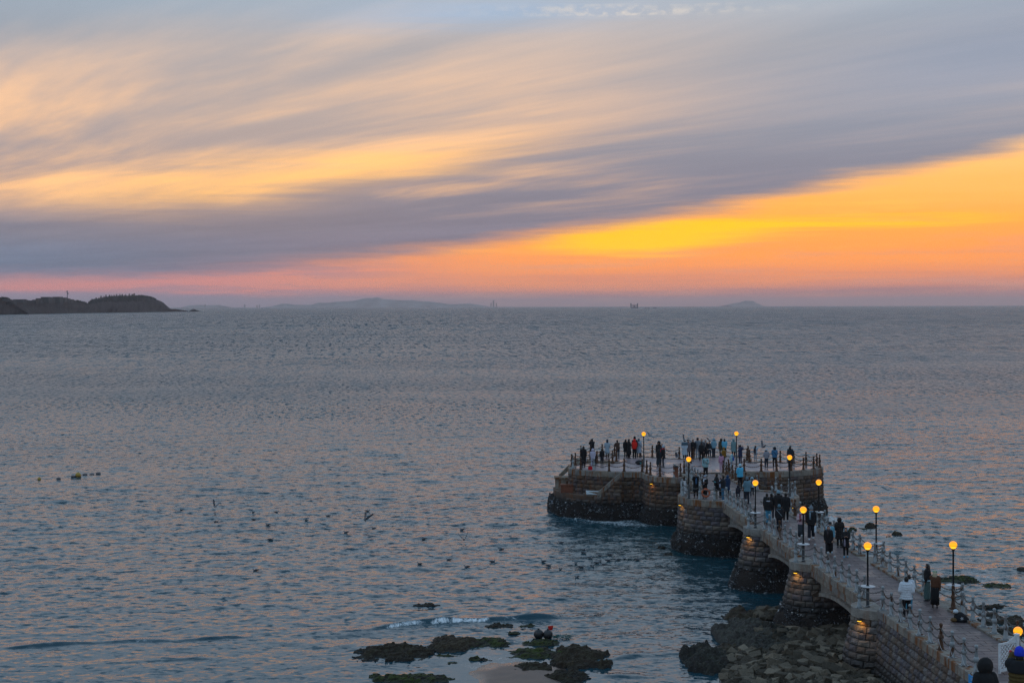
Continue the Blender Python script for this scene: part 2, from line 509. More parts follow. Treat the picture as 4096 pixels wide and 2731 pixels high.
def m_shell():
    m, T = new_mat('mussel_shells')
    t = attr(T, 'tone')
    c = T.ramp(t, [(0, (.012, .012, .015)), (.55, (.03, .03, .035)), (.78, (.08, .08, .085)), (.90, (.24, .245, .25)), (1, (.55, .56, .57))])
    finish(T, c, .45, None, .5)
    return m
M_SHELL = m_shell()
# ================================================================== THE SETTING
# ------------------------------------------------------------------ shore terrain
def vnoise(X, Y, s, seed=0):
    """cheap smooth value noise on arrays"""
    x, y = X * s + 13.7 * seed, Y * s + 7.1 * seed
    xi, yi = np.floor(x).astype(np.int64), np.floor(y).astype(np.int64)
    fx, fy = x - xi, y - yi
    fx, fy = fx * fx * (3 - 2 * fx), fy * fy * (3 - 2 * fy)
    def h(a, b):
        v = np.sin(a * 127.1 + b * 311.7 + seed * 17.3) * 43758.5453
        return v - np.floor(v)
    return (h(xi, yi) * (1 - fx) + h(xi + 1, yi) * fx) * (1 - fy) + (h(xi, yi + 1) * (1 - fx) + h(xi + 1, yi + 1) * fx) * fy
def sstep(x, a, b):
    t = np.clip((x - a) / (b - a), 0, 1)
    return t * t * (3 - 2 * t)
def shore_z(X, Y):
    X, Y = np.asarray(X, float), np.asarray(Y, float)
    n = vnoise(X, Y, .35, 1) - .5; n2 = vnoise(X, Y, 1.3, 2) - .5
    z = -.75 + .15 * n
    # rubble bank under the walkway, left shoreline runs from (8,63) to (15,79)
    line_x = np.interp(Y, [50, 60, 64, 67, 72, 77, 80, 84], [8.0, 8.4, 8.6, 9.6, 11.4, 13.0, 15.5, 19.0])
    d = X - line_x + 1.2 * n
    bank = -.75 + sstep(d, -1.2, 1.3) * 1.05 + sstep(d, .5, 6.5) * .55 * sstep(Y, 76, 62) + .18 * n + .10 * n2
    bank = np.where(X > 19.5, bank - sstep(X, 19.5, 22.0) * (.85 + .3 * n), bank)
    z = np.maximum(z, bank)
    # sand spit at the bottom of the frame
    sx, sy = (X - .30) / 3.2, (Y - 63.4) / 4.8
    sand = .15 - .30 * (sx * sx + sy * sy) + .16 * n + .07 * n2 + .03 * (vnoise(X, Y, 3.1, 4) - .5)
    z = np.maximum(z, np.maximum(sand, -.75))
    return z
nx, ny = 260, 240
gx = np.linspace(-16, 32, nx); gy = np.linspace(44, 92, ny)
GX, GY = np.meshgrid(gx, gy)
GZ = shore_z(GX, GY)
edge_f = np.minimum(np.minimum(sstep(GX, -16, -12), sstep(GX, 32, 29)), np.minimum(sstep(GY, 92, 88), 1))
GZ = GZ * edge_f + (-.9) * (1 - edge_f)
def grid_mesh(name, X, Y, Z, smooth=True):
    r, c = X.shape
    co = np.stack([X, Y, Z], -1).reshape(-1, 3).astype(np.float32)
    i = np.arange(r * c).reshape(r, c)
    q = np.stack([i[:-1, :-1], i[:-1, 1:], i[1:, 1:], i[1:, :-1]], -1).reshape(-1, 4).astype(np.int32)
    me = bpy.data.meshes.new(name)
    me.vertices.add(len(co)); me.vertices.foreach_set('co', co.ravel())
    me.loops.add(q.size); me.loops.foreach_set('vertex_index', q.ravel())
    me.polygons.add(len(q)); me.polygons.foreach_set('loop_start', np.arange(0, q.size, 4, dtype=np.int32))
    try:
        me.polygons.foreach_set('loop_total', np.full(len(q), 4, np.int32))
    except Exception:
        pass
    me.polygons.foreach_set('use_smooth', np.full(len(q), smooth))
    me.update(); me.validate()
    return me
def m_beach():
    m, T = new_mat('wet_sand')
    pos = T.pos(); x, y, z = T.sep(pos)
    n1 = T.noise(pos, .8, 5, .6); n2 = T.noise(pos, 9, 5, .7)
    sand = T.mix(n2, (.085, .050, .036), (.130, .080, .058))
    stone = T.mix(n2, (.014, .013, .011), (.045, .040, .033))
    c = T.mix(T.ss(T.m('ADD', x, T.m('MULTIPLY', n1, 2.0)), 5.5, 7.5), sand, stone)
    wm = T.ss(z, .10, .0)
    c = T.mix(T.m('MULTIPLY', wm, .5), c, (.03, .025, .024))
    finish(T, c, T.lin(wm, 0, 1, .55, .12), bump(T, n2, .02), .5)
    return m
tag(link('beach', grid_mesh('beach', GX, GY, GZ), m_beach()), kind='structure')

# ------------------------------------------------------------------ sea
FR = 1425.0
dv1 = np.arange(426, 58, -.60)
dv2 = 58 * np.power(.70 / 58, np.linspace(0, 1, 110))
dv2 = dv2[1:]
SY = FR * CZ / np.concatenate([dv1, dv2])
u_f = np.linspace(-.40, .40, 860)
u_o = .40 + np.linspace(0, 1, 40)[1:] ** 2 * .9
SU = np.concatenate([-u_o[::-1], u_f, u_o])
YY = np.repeat(SY[:, None], len(SU), 1)
XX = YY * SU[None, :]
row_d = np.abs(np.gradient(SY))[:, None]
calm = np.interp(SY, [55, 62, 70, 85, 110, 200], [.12, .20, .36, .66, .92, 1.0])[:, None]
right = sstep(XX - np.interp(SY, [50, 120], [19, 24])[:, None], -1, 3) * sstep(YY, 160, 110)
calm = calm + right * np.clip(.95 - calm, 0, 1) * .8
lee = np.exp(-(((XX - 8.5) / 5.0) ** 2 + ((YY - 92) / 12.0) ** 2))
calm = calm * (1 - .08 * lee)
HZ = np.zeros_like(XX); DX = np.zeros_like(XX); DY = np.zeros_like(XX)
wr = np.random.default_rng(21)
NW = 84
lam = np.exp(np.linspace(math.log(.34), math.log(7.0), NW))
for i in range(NW):
    l = lam[i] * (1 + .1 * wr.standard_normal())
    k = 2 * math.pi / l
    a = -math.pi / 2 + .16 + wr.normal(0, .42 if l > 3 else .62)
    amp = .0245 / k * (1.15 if .8 < l < 2.4 else .45 if l > 3.6 else .8 if l > 2.4 else 1.0)
    kx, ky = k * math.cos(a), k * math.sin(a)
    wgt = np.clip(l / (2.6 * row_d) - .6, 0, 1)
    rows = np.where(wgt[:, 0] > 0)[0]
    if len(rows) == 0:
        continue
    r1 = rows[-1] + 1
    ph = (kx * XX[:r1] + ky * YY[:r1] + wr.uniform(0, 6.28)).astype(np.float32)
    s, c = np.sin(ph), np.cos(ph)
    A = (amp * wgt[:r1] * calm[:r1]).astype(np.float32)
    HZ[:r1] += A * c
    DX[:r1] -= A * s * (kx / k) * .9
    DY[:r1] -= A * s * (ky / k) * .9
# long low breakers near the beach, from photo pixels
foam = np.zeros_like(XX)
def breaker(pts, height, width, fo):
    global HZ, foam
    w = [W(px, py, 0) for px, py in pts]
    xs = [v.x for v in w]; ys = [v.y for v in w]
    yc = np.interp(XX, xs, ys) + .25 * (vnoise(XX, YY, .5, 5) - .5)
    inx = sstep(XX, xs[0] - 1.5, xs[0] + 1.0) * sstep(XX, xs[-1] + 1.5, xs[-1] - 1.0)
    d = (YY - yc) / width
    prof = np.where(d < 0, np.exp(-(d / .45) ** 2), np.exp(-(d / 1.2) ** 2))
    m = (YY < 95)
    HZ += np.where(m, height * prof * inx * np.clip(.15 + 1.3 * vnoise(XX, YY, .55, 6), 0, 1.2), 0)
    for (x0, x1, st) in fo:
        a, b = W(x0, 2480, 0).x, W(x1, 2480, 0).x
        foam += np.where(m, st * np.exp(-((YY - yc + width * .35) / (width * .5)) ** 2) * sstep(XX, a - .4, a + .3) * sstep(XX, b + .4, b - .3), 0)
breaker([(1460, 2520), (1620, 2500), (1760, 2488), (1900, 2482), (2060, 2474), (2240, 2470)], .24, .5, [(1560, 1700, .75), (1730, 1960, .78), (2000, 2060, .4)])
breaker([(60, 2588), (350, 2572), (700, 2560), (960, 2548)], .11, .45, [(620, 720, .35)])
breaker([(300, 2660), (640, 2640), (980, 2630)], .08, .6, [])
breaker([(2420, 2640), (2560, 2622), (2740, 2612)], .14, .6, [])
breaker([(2320, 2690), (2440, 2700), (2560, 2706)], .07, .5, [])
# foam swirls round the masonry and along the right side
def blob(x, y, rx, ry, st):
    global foam
    foam += st * np.exp(-(((XX - x) / rx) ** 2 + ((YY - y) / ry) ** 2))
for (px, py, rx, ry, st) in [(2345, 2052, 1.6, .9, .75), (2310, 2070, 2.4, 1.2, .38), (2440, 2085, 2.6, 1.5, .45), (2560, 2100, 2.4, 1.5, .38),
                             (2500, 2140, 2.5, 2.0, .20), (2240, 2040, 1.4, .8, .35), (3330, 2075, 1.3, 2.0, .5), (3350, 2120, .9, 2.5, .3),
                             (3880, 2290, 2.5, 2.2, .30), (3990, 2330, 3.0, 2.0, .28), (3640, 2200, 2.2, 2.0, .2), (2760, 2235, 1.2, .6, .25),
                             (3480, 2108, 1.8, .9, .3), (3570, 2146, 2.2, .9, .3), (3280, 2045, 2, 1.5, .4), (4060, 2200, 4, 3, .15)]:
    w = W(px, py, 0)
    blob(w.x, w.y, rx, ry, st * 1.35)
crest = np.clip(HZ / np.maximum(.30 * calm, .05), 0, 3)
foam = foam + .22 * right * sstep(crest, 1.1, 1.9)
DEPTH = shore_z(XX, YY) * ((XX > -14) & (XX < 30) & (YY < 90)) + (-.9) * ~((XX > -14) & (XX < 30) & (YY < 90))
shallow = sstep(DEPTH, -.55, -.05)
foam = foam + .34 * sstep(DEPTH, -.30, -.10) * sstep(DEPTH, .10, -.02) * (vnoise(XX, YY, .5, 9) > .45)
HZ = HZ * (1 - .88 * shallow)
shal_c = np.clip(np.exp(-(((XX - 9) / 6.0) ** 2 + ((YY - 98) / 16.0) ** 2)) + .5 * right, 0, 1)
sea_me = grid_mesh('sea', XX + DX * (1 - shallow), YY + DY * (1 - shallow), HZ)
for nm, arr in (('foam', foam), ('shal', shal_c), ('thin', shallow)):
    at = sea_me.attributes.new(nm, 'FLOAT', 'POINT')
    at.data.foreach_set('value', arr.ravel().astype(np.float32))
def m_sea():
    m, T = new_mat('sea_water')
    pos = T.pos(); x, y, z = T.sep(pos)
    far = T.m('LOGARITHM', T.m('MAXIMUM', y, 50.0), 10.0)
    # small wind ripples as slopes (world space), laid across the wind
    def slope(sx, sy, amp, off, det=2.0):
        n = T.noise(T.comb(T.m('MULTIPLY', T.m('ADD', x, off), sx), T.m('MULTIPLY', y, sy), 0.0), 1.0, det, .6, color=True)
        v = T.vm('SUBTRACT', n, (.5, .5, .5))
        s = T.node('ShaderNodeVectorMath', operation='SCALE')
        T.put(s.inputs[0], v); T.put(s.inputs[3], amp)
        return s.outputs[0]
    gust = T.lin(T.noise(T.comb(T.m('MULTIPLY', x, .010), T.m('MULTIPLY', y, .016), 0.0), 1.0, 3, .6), .38, .62, .65, 1.25)
    near = T.lin(far, 1.75, 2.0, .75, 1.0)
    kk = T.m('MULTIPLY', T.m('MULTIPLY', gust, near), T.lin(attr(T, 'thin'), 0, 1, 1.0, .18))
    s1 = slope(2.4, 5.0, T.m('MULTIPLY', kk, .66), 0.0, 3.0)
    s2 = slope(.9, .55, T.m('MULTIPLY', kk, T.lin(far, 2.0, 2.3, .08, .45)), 40.0, 3.0)
    s3 = slope(.45, .085, T.m('MULTIPLY', gust, T.m('MULTIPLY', T.ss(far, 2.25, 2.55), .55)), 90.0, 3.0)
    s4 = slope(.22, .010, T.m('MULTIPLY', T.ss(far, 2.7, 3.0), .55), 190.0, 3.0)
    s4 = T.vm('ADD', s4, slope(.10, .0016, T.m('MULTIPLY', T.ss(far, 3.1, 3.4), .5), 390.0, 3.0))
    sl = T.vm('ADD', T.vm('ADD', s1, s2), T.vm('ADD', s3, s4))
    # steep shoreward faces of the chop, as short dashes
    def dash(sx, sy, amp, off):
        n = T.noise(T.comb(T.m('MULTIPLY', T.m('ADD', x, T.m('MULTIPLY', y, .12)), sx), T.m('MULTIPLY', y, sy), off), 1.0, 3.0, .62)
        return T.comb(0.0, T.m('MULTIPLY', T.ss(n, .535, .63), T.m('MULTIPLY', amp, -1.0)), 0.0)
    d1 = dash(1.25, 2.3, T.m('MULTIPLY', kk, T.lin(far, 1.8, 2.2, .24, .50)), 1.0)
    d2 = dash(1.15, .55, T.m('MULTIPLY', gust, T.m('MULTIPLY', T.ss(far, 2.15, 2.5), .60)), 2.0)
    d3 = dash(.50, .060, T.m('MULTIPLY', T.ss(far, 2.5, 2.85), .60), 3.0)
    d4 = dash(.24, .0085, T.m('MULTIPLY', T.ss(far, 2.9, 3.2), .55), 4.0)
    sl = T.vm('ADD', sl, T.vm('ADD', T.vm('ADD', d1, d2), T.vm('ADD', d3, d4)))
    sl = T.vm('MULTIPLY', sl, (1.0, 1.0, 0.0))
    N = T.vm('NORMALIZE', T.vm('ADD', T.node('ShaderNodeNewGeometry').outputs['Normal'], sl))
    deep = T.mix(attr(T, 'shal'), (.010, .044, .062), (.010, .042, .052))
    fm = attr(T, 'foam')
    fn = T.noise(T.comb(T.m('MULTIPLY', x, 1.0), T.m('MULTIPLY', y, .8), 0.0), 3.4, 6, .8, .9)
    f = T.ss(T.m('ADD', fm, T.m('MULTIPLY', T.m('SUBTRACT', fn, .5), 2.4)), .36, 1.0)
    f = T.m('MULTIPLY', f, T.ss(fm, .04, .2))
    c = T.mix(f, deep, (.70, .74, .77))
    paw = T.m('ADD', T.noise(T.comb(T.m('MULTIPLY', x, .012), T.m('MULTIPLY', y, .035), 3.0), 1.0, 4, .7), T.noise(T.comb(T.m('MULTIPLY', x, .0016), T.m('MULTIPLY', y, .0045), 8.0), 1.0, 4, .7))
    rough = T.m('ADD', T.m('MULTIPLY', T.lin(far, 1.85, 2.45, .08, .30), T.lin(paw, .75, 1.25, .85, 1.15)), T.m('MULTIPLY', f, .6))
    finish(T, c, rough, N, .5, extra={'IOR': 1.333})
    return m
tag(link('sea', sea_me, m_sea()), kind='structure')
def sea_level(x, y):
    i = int(np.argmin(np.abs(SY - y))); j = int(np.argmin(np.abs(SU - x / y)))
    return float(HZ[i, j])

# ------------------------------------------------------------------ headland, far islands
def m_land(name, c0, c1, sc):
    m, T = new_mat(name)
    pos = T.pos(); x, y, z = T.sep(pos)
    n = T.noise(pos, sc, 6, .7); nz = T.sep(T.node('ShaderNodeNewGeometry').outputs['Normal'])[2]
    c = T.mix(T.ss(T.m('ADD', nz, T.m('MULTIPLY', T.m('SUBTRACT', n, .5), .8)), .45, .75), c0, c1)
    k = T.lin(n, .32, .68, .2, 2.2)
    finish(T, T.vm('MULTIPLY', c, T.comb(k, k, k)), .95, bump(T, n, 6.0), .2)
    return m
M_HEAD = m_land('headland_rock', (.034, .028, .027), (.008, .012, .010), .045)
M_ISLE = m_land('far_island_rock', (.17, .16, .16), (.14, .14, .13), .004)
def hY(px):
    return 3150 + 1750 * max(0, min(1, px / 800.0))
HS = .3614
sky_pts = [(-60, 175), (0, 180), (50, 173), (90, 180), (130, 213), (200, 215), (360, 210), (400, 207), (560, 206), (690, 205), (800, 202), (900, 216), (970, 236), (1010, 208), (1100, 187), (1200, 168), (1300, 162), (1400, 160), (1480, 159), (1560, 150), (1640, 160), (1700, 178), (1750, 208), (1790, 248), (1805, 284), (1830, 289), (1950, 294), (2050, 310), (2085, 320), (2100, 318), (2140, 294), (2190, 315), (2215, 326)]
def head_top(zx):
    px = zx * HS; Y = hY(px)
    py = 1130 + HS * np.interp(zx, [a for a, b in sky_pts], [b for a, b in sky_pts])
    return Wy(px, py, Y)
cols = np.linspace(-60, 2215, 420)
depth = [(-70, 0.0), (-52, .10), (-42, .16), (-34, .45), (-24, .72), (-14, .90), (0, 1.0), (25, .96), (70, .85), (130, .5), (200, 0.0)]
HXv = np.zeros((len(depth), len(cols))); HYv = HXv.copy(); HZv = HXv.copy()
for j, zx in enumerate(cols):
    t = head_top(zx)
    shrink = 1.0 if zx < 1810 else .35
    for i, (dd, hh) in enumerate(depth):
        nz = mnoise.fractal(Vector((t.x * .02, dd * .03, 3.0)), 1.0, 2.0, 4)
        HXv[i, j] = t.x + 9 * mnoise.noise(Vector((t.x * .03, dd * .05, 9.0))) * (0 if hh in (0, 1) else 1)
        HYv[i, j] = t.y + dd * shrink + (10 * nz if 0 < hh < 1 else 0)
        cl = mnoise.fractal(Vector((t.x * .07, dd * .08, 5.0)), .8, 2.2, 5)
        HYv[i, j] += (14 * cl if 0 < hh < 1 else 0) * shrink
        HZv[i, j] = max(-2.0, (t.z + 1.5) * hh - 1.5 + (0 if hh == 0. else .9 * cl if hh == 1. else 4.5 * cl * min(1, t.z / 20)))
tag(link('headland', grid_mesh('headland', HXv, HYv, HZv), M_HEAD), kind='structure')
def isle(name, pts, ox, oy, s, Y):
    xs = [a for a, b in pts]; ys = [b for a, b in pts]
    cc = np.linspace(xs[0], xs[-1], 120); dep = [(-900, 0), (-500, .45), (-200, .85), (0, 1), (400, .8), (1200, 0)]
    A = np.zeros((len(dep), len(cc))); B = A.copy(); C_ = A.copy()
    for j, zx in enumerate(cc):
        t = Wy(ox + zx * s, oy + s * np.interp(zx, xs, ys), Y)
        for i, (dd, hh) in enumerate(dep):
            nz = mnoise.fractal(Vector((t.x * .0012, dd * .0015, 3.0)), 1.0, 2.0, 4)
            A[i, j] = t.x; B[i, j] = t.y + dd
            C_[i, j] = max(-3.0, (t.z + 2 + 5 * nz * hh) * hh - 2 + (0 if hh in (0, 1) else 14 * nz * min(1, max(0, t.z) / 60)))
    tag(link(name, grid_mesh(name, A, B, C_), M_ISLE), kind='structure')
IY = 24000.0
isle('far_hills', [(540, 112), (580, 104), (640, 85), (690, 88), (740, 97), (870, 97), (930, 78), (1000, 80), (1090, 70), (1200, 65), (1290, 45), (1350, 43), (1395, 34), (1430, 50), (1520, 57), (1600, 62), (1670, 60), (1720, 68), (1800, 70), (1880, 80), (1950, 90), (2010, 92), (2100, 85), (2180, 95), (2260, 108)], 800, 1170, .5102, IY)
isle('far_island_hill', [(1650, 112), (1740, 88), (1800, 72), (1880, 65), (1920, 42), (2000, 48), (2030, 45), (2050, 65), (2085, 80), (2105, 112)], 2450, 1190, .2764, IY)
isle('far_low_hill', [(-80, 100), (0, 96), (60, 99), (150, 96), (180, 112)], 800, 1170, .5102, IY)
# haze: the sea air that fades everything far away
hm = bpy.data.materials.new('sea_haze'); hm.use_nodes = True
T = NT(hm.node_tree)
pv = T.node('ShaderNodeVolumePrincipled')
pv.inputs['Color'].default_value = (.95, .88, .92, 1)
pv.inputs['Density'].default_value = 4.4e-5
pv.inputs['Anisotropy'].default_value = .55
T.put(T.node('ShaderNodeOutputMaterial').inputs['Volume'], pv.outputs[0])
hz = MB().box((0, 17000, 92.5), (100000, 34800, 195.0)).build('haze')
tag(link('haze', hz, hm), 'thin sea haze over the whole bay', None, None, 'stuff')
# ================================================================== THE PIER
DECK = 3.52           # walking surface of the walkway
TOP = 3.60            # coping tops and platform floor
# --- stone block pieces: rock faced, six shared shapes
def block_mesh(seed, bulge=.05):
    r = random.Random(seed)
    n = 4; v = []; f = []
    for j in range(n):
        for i in range(n):
            x, z = -.5 + i / (n - 1), -.5 + j / (n - 1)
            e = i in (0, n - 1) or j in (0, n - 1)
            v.append((x * (1 - (.05 if e else 0)), (0 if e else bulge * r.uniform(.55, 1.3)) , z * (1 - (.08 if e else 0))))
    for j in range(n - 1):
        for i in range(n - 1):
            a = j * n + i
            f.append((a, a + 1, a + n + 1, a + n))
    b = len(v)
    ring = [0, n - 1, n * n - 1, n * n - n]
    for k in ring:
        v.append((math.copysign(.5, v[k][0]), -.03, math.copysign(.5, v[k][2])))
    for k in ring:
        v.append((math.copysign(.5, v[k][0]), -.14, math.copysign(.5, v[k][2])))
    loops = [[0, 1, 2, 3], [3, 7, 11, 15], [15, 14, 13, 12], [12, 8, 4, 0]]
    for k, lp in enumerate(loops):
        a, c = b + k, b + (k + 1) % 4
        for q0, q1 in zip(lp[:-1], lp[1:]):
            pass
        f.append(tuple([a, c] + lp[::-1]))
        f.append((a + 4, c + 4, c, a))
    me = mesh('stone_block', v, f)
    # outward is +y: flip so that normals point there
    bm = bmesh.new(); bm.from_mesh(me)
    bmesh.ops.recalc_face_normals(bm, faces=bm.faces)
    if sum(fc.normal.y * fc.calc_area() for fc in bm.faces if abs(fc.calc_center_median().y) > -.01 and fc.calc_center_median().y > -.005) < 0:
        bmesh.ops.reverse_faces(bm, faces=bm.faces)
    bm.to_mesh(me); bm.free()
    return me
BLOCKS = {}
def block_set(mat):
    if mat.name not in BLOCKS:
        L = []
        for k in range(6):
            me = block_mesh(100 + k)
            me.materials.append(mat)
            L.append(me)
        BLOCKS[mat.name] = L
    return BLOCKS[mat.name]
def catmull(pts, closed=False, step=6):
    out = []; n = len(pts)
    for i in range(n if closed else n - 1):
        p0, p1, p2, p3 = (pts[(i - 1) % n] if closed or i > 0 else pts[0]), pts[i], pts[(i + 1) % n], (pts[(i + 2) % n] if closed or i + 2 < n else pts[-1])
        for k in range(step):
            t = k / step
            out.append(tuple(.5 * (2 * p1[d] + (p2[d] - p0[d]) * t + (2 * p0[d] - 5 * p1[d] + 4 * p2[d] - p3[d]) * t * t + (3 * p1[d] - p0[d] - 3 * p2[d] + p3[d]) * t ** 3) for d in (0, 1)))
    if not closed:
        out.append(tuple(pts[-1]))
    return out
class Path:
    """a plan polyline, outward side to the left or right"""
    def __init__(s, pts, closed, side=1):
        s.p = [Vector((a, b, 0)) for a, b in pts]
        s.closed = closed; s.side = side
        q = s.p + ([s.p[0]] if closed else [])
        s.q = q; s.L = [0.0]
        for a, b in zip(q[:-1], q[1:]):
            s.L.append(s.L[-1] + (b - a).length)
        s.len = s.L[-1]
    def at(s, d):
        if s.closed:
            d %= s.len
        d = min(max(d, 0), s.len - 1e-6)
        lo = int(np.searchsorted(s.L, d, 'right')) - 1
        a, b = s.q[lo], s.q[lo + 1]
        return a.lerp(b, (d - s.L[lo]) / max(1e-9, s.L[lo + 1] - s.L[lo]))
    def frame(s, d):
        e = .12
        t = (s.at(d + e) - s.at(d - e))
        t.normalize()
        n = Vector((t.y, -t.x, 0)) * s.side
        return s.at(d), t, n
CAMP = Vector((0, 0, CZ))
def masonry(root, path, z0, z1, batter, ch, bl, mat, nmax=300, seed=1, name='stone_block', skip=None, d0=0.0, d1=None):
    """courses of blocks along a path; blocks that face the viewer's side become parts, the rest one part"""
    r = random.Random(seed)
    nc = max(1, round((z1 - z0) / ch)); h = (z1 - z0) / nc
    d1 = path.len if d1 is None else d1
    items = []
    for c in range(nc):
        z = z1 - (c + .5) * h
        d = d0 - r.random() * bl
        while d < d1:
            L = bl * r.uniform(.78, 1.28)
            a, b = max(d, d0), min(d + L, d1)
            d += L
            if b - a < .12:
                continue
            m = (a + b) / 2
            pt, t, n = path.frame(m)
            off = batter * (z1 - z)
            pos = pt + n * off + Vector((0, 0, z))
            if skip and skip(pos):
                continue
            stretch = 1.0
            ph, th_, nh = path.frame(b); pl, tl, nl = path.frame(a)
            wdt = ((ph + nh * off) - (pl + nl * off)).length
            face = n.dot((CAMP - pos).normalized())
            items.append((face > -.12, -(h * wdt * max(.05, face)) / (pos - CAMP).length_squared, pos, t, n, wdt, h))
    items.sort(key=lambda i: (not i[0], i[1]))
    shapes = block_set(mat)
    rest = MB(); tones = []
    for k, (vis, key, pos, t, n, w, hh) in enumerate(items):
        prj = r.uniform(-.012, .02)
        tilt = n * 1.0 + Vector((0, 0, batter)) 
        tilt.normalize()
        up = tilt.cross(t) if tilt.cross(t).z > 0 else t.cross(tilt)
        M = Matrix(((t.x * (w - .022), tilt.x, up.x * (hh - .022), pos.x + n.x * prj), (t.y * (w - .022), tilt.y, up.y * (hh - .022), pos.y + n.y * prj), (t.z * (w - .022), tilt.z, up.z * (hh - .022), pos.z), (0, 0, 0, 1)))
        me = shapes[r.randrange(6)]
        if vis and k < nmax:
            o = link(name, me, None, root)
            o.matrix_basis = M
        else:
            rest.add([M @ v.co for v in me.vertices], [tuple(p_.vertices) for p_ in me.polygons])
            tones += [r.random()] * len(me.vertices)
    if rest.v:
        me = rest.build('stone_blocks')
        at = me.attributes.new('tone', 'FLOAT', 'POINT'); at.data.foreach_set('value', tones)
        o = link('back_masonry', me, mat, root)
        o['kind'] = 'stuff'
def core(root, path, z0, z1, batter, inset, mat, name='mortar_core'):
    pts = []
    n = max(24, int(path.len / .4))
    rings = []
    for z in (z0, z1):
        ring = []
        for i in range(n):
            pt, t, nn = path.frame(path.len * i / n)
            v = pt + nn * (batter * (z1 - z) - inset)
            ring.append(Vector((v.x, v.y, z)))
        rings.append(ring)
    mb = MB(); mb.loft(rings, cap=False)
    me = mb.build(name)
    o = link(name, me, mat, root)
    return o
def slab(name, outline, z0, z1, mat, root=None):
    """flat slab from a plan outline"""
    v = [Vector((a, b, z1)) for a, b in outline] + [Vector((a, b, z0)) for a, b in outline]
    n = len(outline)
    tris = tessellate_polygon([[Vector((a, b, 0)) for a, b in outline]])
    f = []
    for t in tris:
        a, b, c = [v[i] for i in t]
        up = (b - a).cross(c - a).z > 0
        t = tuple(t) if up else tuple(reversed(t))
        f.append(t); f.append(tuple(n + i for i in reversed(t)))
    area = sum(outline[i][0] * outline[(i + 1) % n][1] - outline[(i + 1) % n][0] * outline[i][1] for i in range(n))
    for i in range(n):
        k = (i + 1) % n
        f.append((i, n + i, n + k, k) if area > 0 else (i, k, n + k, n + i))
    return link(name, mesh(name, v, f), mat, root)
def coping(root, path, d0, d1, length, width, z0, z1, outp, mat, seed, name='coping_stone', skip=None):
    r = random.Random(seed); d = d0
    n = max(1, round((d1 - d0) / length)); L = (d1 - d0) / n
    for i in range(n):
        a, b = d0 + i * L + .008, d0 + (i + 1) * L - .008
        if skip and skip(path.at((a + b) / 2)):
            continue
        k = max(1, int((b - a) / .35)); top = []; bot = []
        jz = r.uniform(-.012, .012); jo = r.uniform(-.012, .012)
        rows = []
        for q in range(k + 1):
            pt, t, nn = path.frame(a + (b - a) * q / k)
            o_ = pt + nn * (outp + jo); i_ = pt + nn * (outp - width)
            e = .02
            rows.append([Vector((o_.x, o_.y, z0)), Vector((o_.x, o_.y, z1 + jz - e)), Vector((o_.x - nn.x * e, o_.y - nn.y * e, z1 + jz)), Vector((i_.x, i_.y, z1 + jz)), Vector((i_.x, i_.y, z0))])
        mb = MB(); mb.loft(rows)
        me = mb.build(name)
        bm = bmesh.new(); bm.from_mesh(me); bmesh.ops.recalc_face_normals(bm, faces=bm.faces); bm.to_mesh(me); bm.free()
        link(name, me, mat, root)
def shells(name, root, path, z0, z1, out, count, seed, facing=True, size=.07):
    """mussels and barnacles crusting the tidal belt"""
    r = random.Random(seed); mb = MB(); tones = []
    for _ in range(count):
        d = r.random() * path.len
        pt, t, n = path.frame(d)
        if facing and n.dot((CAMP - pt).normalized()) < -.25:
            continue
        z = z0 + (z1 - z0) * (1 - r.random() ** .8)
        if mnoise.noise(Vector((pt.x * 1.3, pt.y * 1.3, z * 1.6 + seed))) + .5 * mnoise.noise(Vector((pt.x * 4, pt.y * 4, z * 4 + seed))) < r.uniform(-.35, .25):
            continue
        pos = pt + n * (out(z) + r.uniform(-.02, .05)) + Vector((0, 0, z))
        s = size * r.uniform(.5, 1.5)
        E = Euler((r.uniform(-3, 3), r.uniform(-3, 3), r.uniform(-3, 3))).to_matrix()
        v = [pos + E @ Vector(q) * s for q in ((0, 0, 1), (.45, 0, 0), (0, .3, 0), (-.45, 0, 0), (0, -.3, 0), (0, 0, -.7))]
        mb.add(v, [(0, 1, 2), (0, 2, 3), (0, 3, 4), (0, 4, 1), (5, 2, 1), (5, 3, 2), (5, 4, 3), (5, 1, 4)])
        tones += [r.random() ** 2.0] * 6
    me = mb.build(name)
    at = me.attributes.new('tone', 'FLOAT', 'POINT'); at.data.foreach_set('value', tones)
    o = link(name, me, M_SHELL, root)
    o['kind'] = 'stuff'
    return o
def crust(root, path, z0, zk, z1, outs, seed, name='mussel_crust'):
    """lumpy belt of mussels: z0 bottom, zk widest, z1 top"""
    n = max(40, int(path.len / .16)); rings = []
    zs = [z0, z0 + (zk - z0) * .5, zk, zk + (z1 - zk) * .35, zk + (z1 - zk) * .7, z1]
    oo = [outs[0] * .75, outs[0] * .95, outs[0], outs[0] * .75, outs[0] * .35, -.05]
    for z, o_ in zip(zs, oo):
        ring = []
        for i in range(n):
            pt, t, nn = path.frame(path.len * i / n)
            k = mnoise.fractal(Vector((pt.x * 1.6, pt.y * 1.6, z * 2.0 + seed)), 1.0, 2.0, 4)
            zz = z + (.34 * mnoise.noise(Vector((pt.x * .9, pt.y * .9, seed))) + .16 * mnoise.noise(Vector((pt.x * 3, pt.y * 3, seed))) if z > zk else 0)
            v = pt + nn * (o_ + (.09 * k if z > z0 else 0) + outs[1] * max(0, 3.3 - z))
            ring.append(Vector((v.x, v.y, zz)))
        rings.append(ring)
    mb = MB(); mb.loft(rings, cap=False)
    return link(name, mb.build(name, True), M_MUSSEL, root)

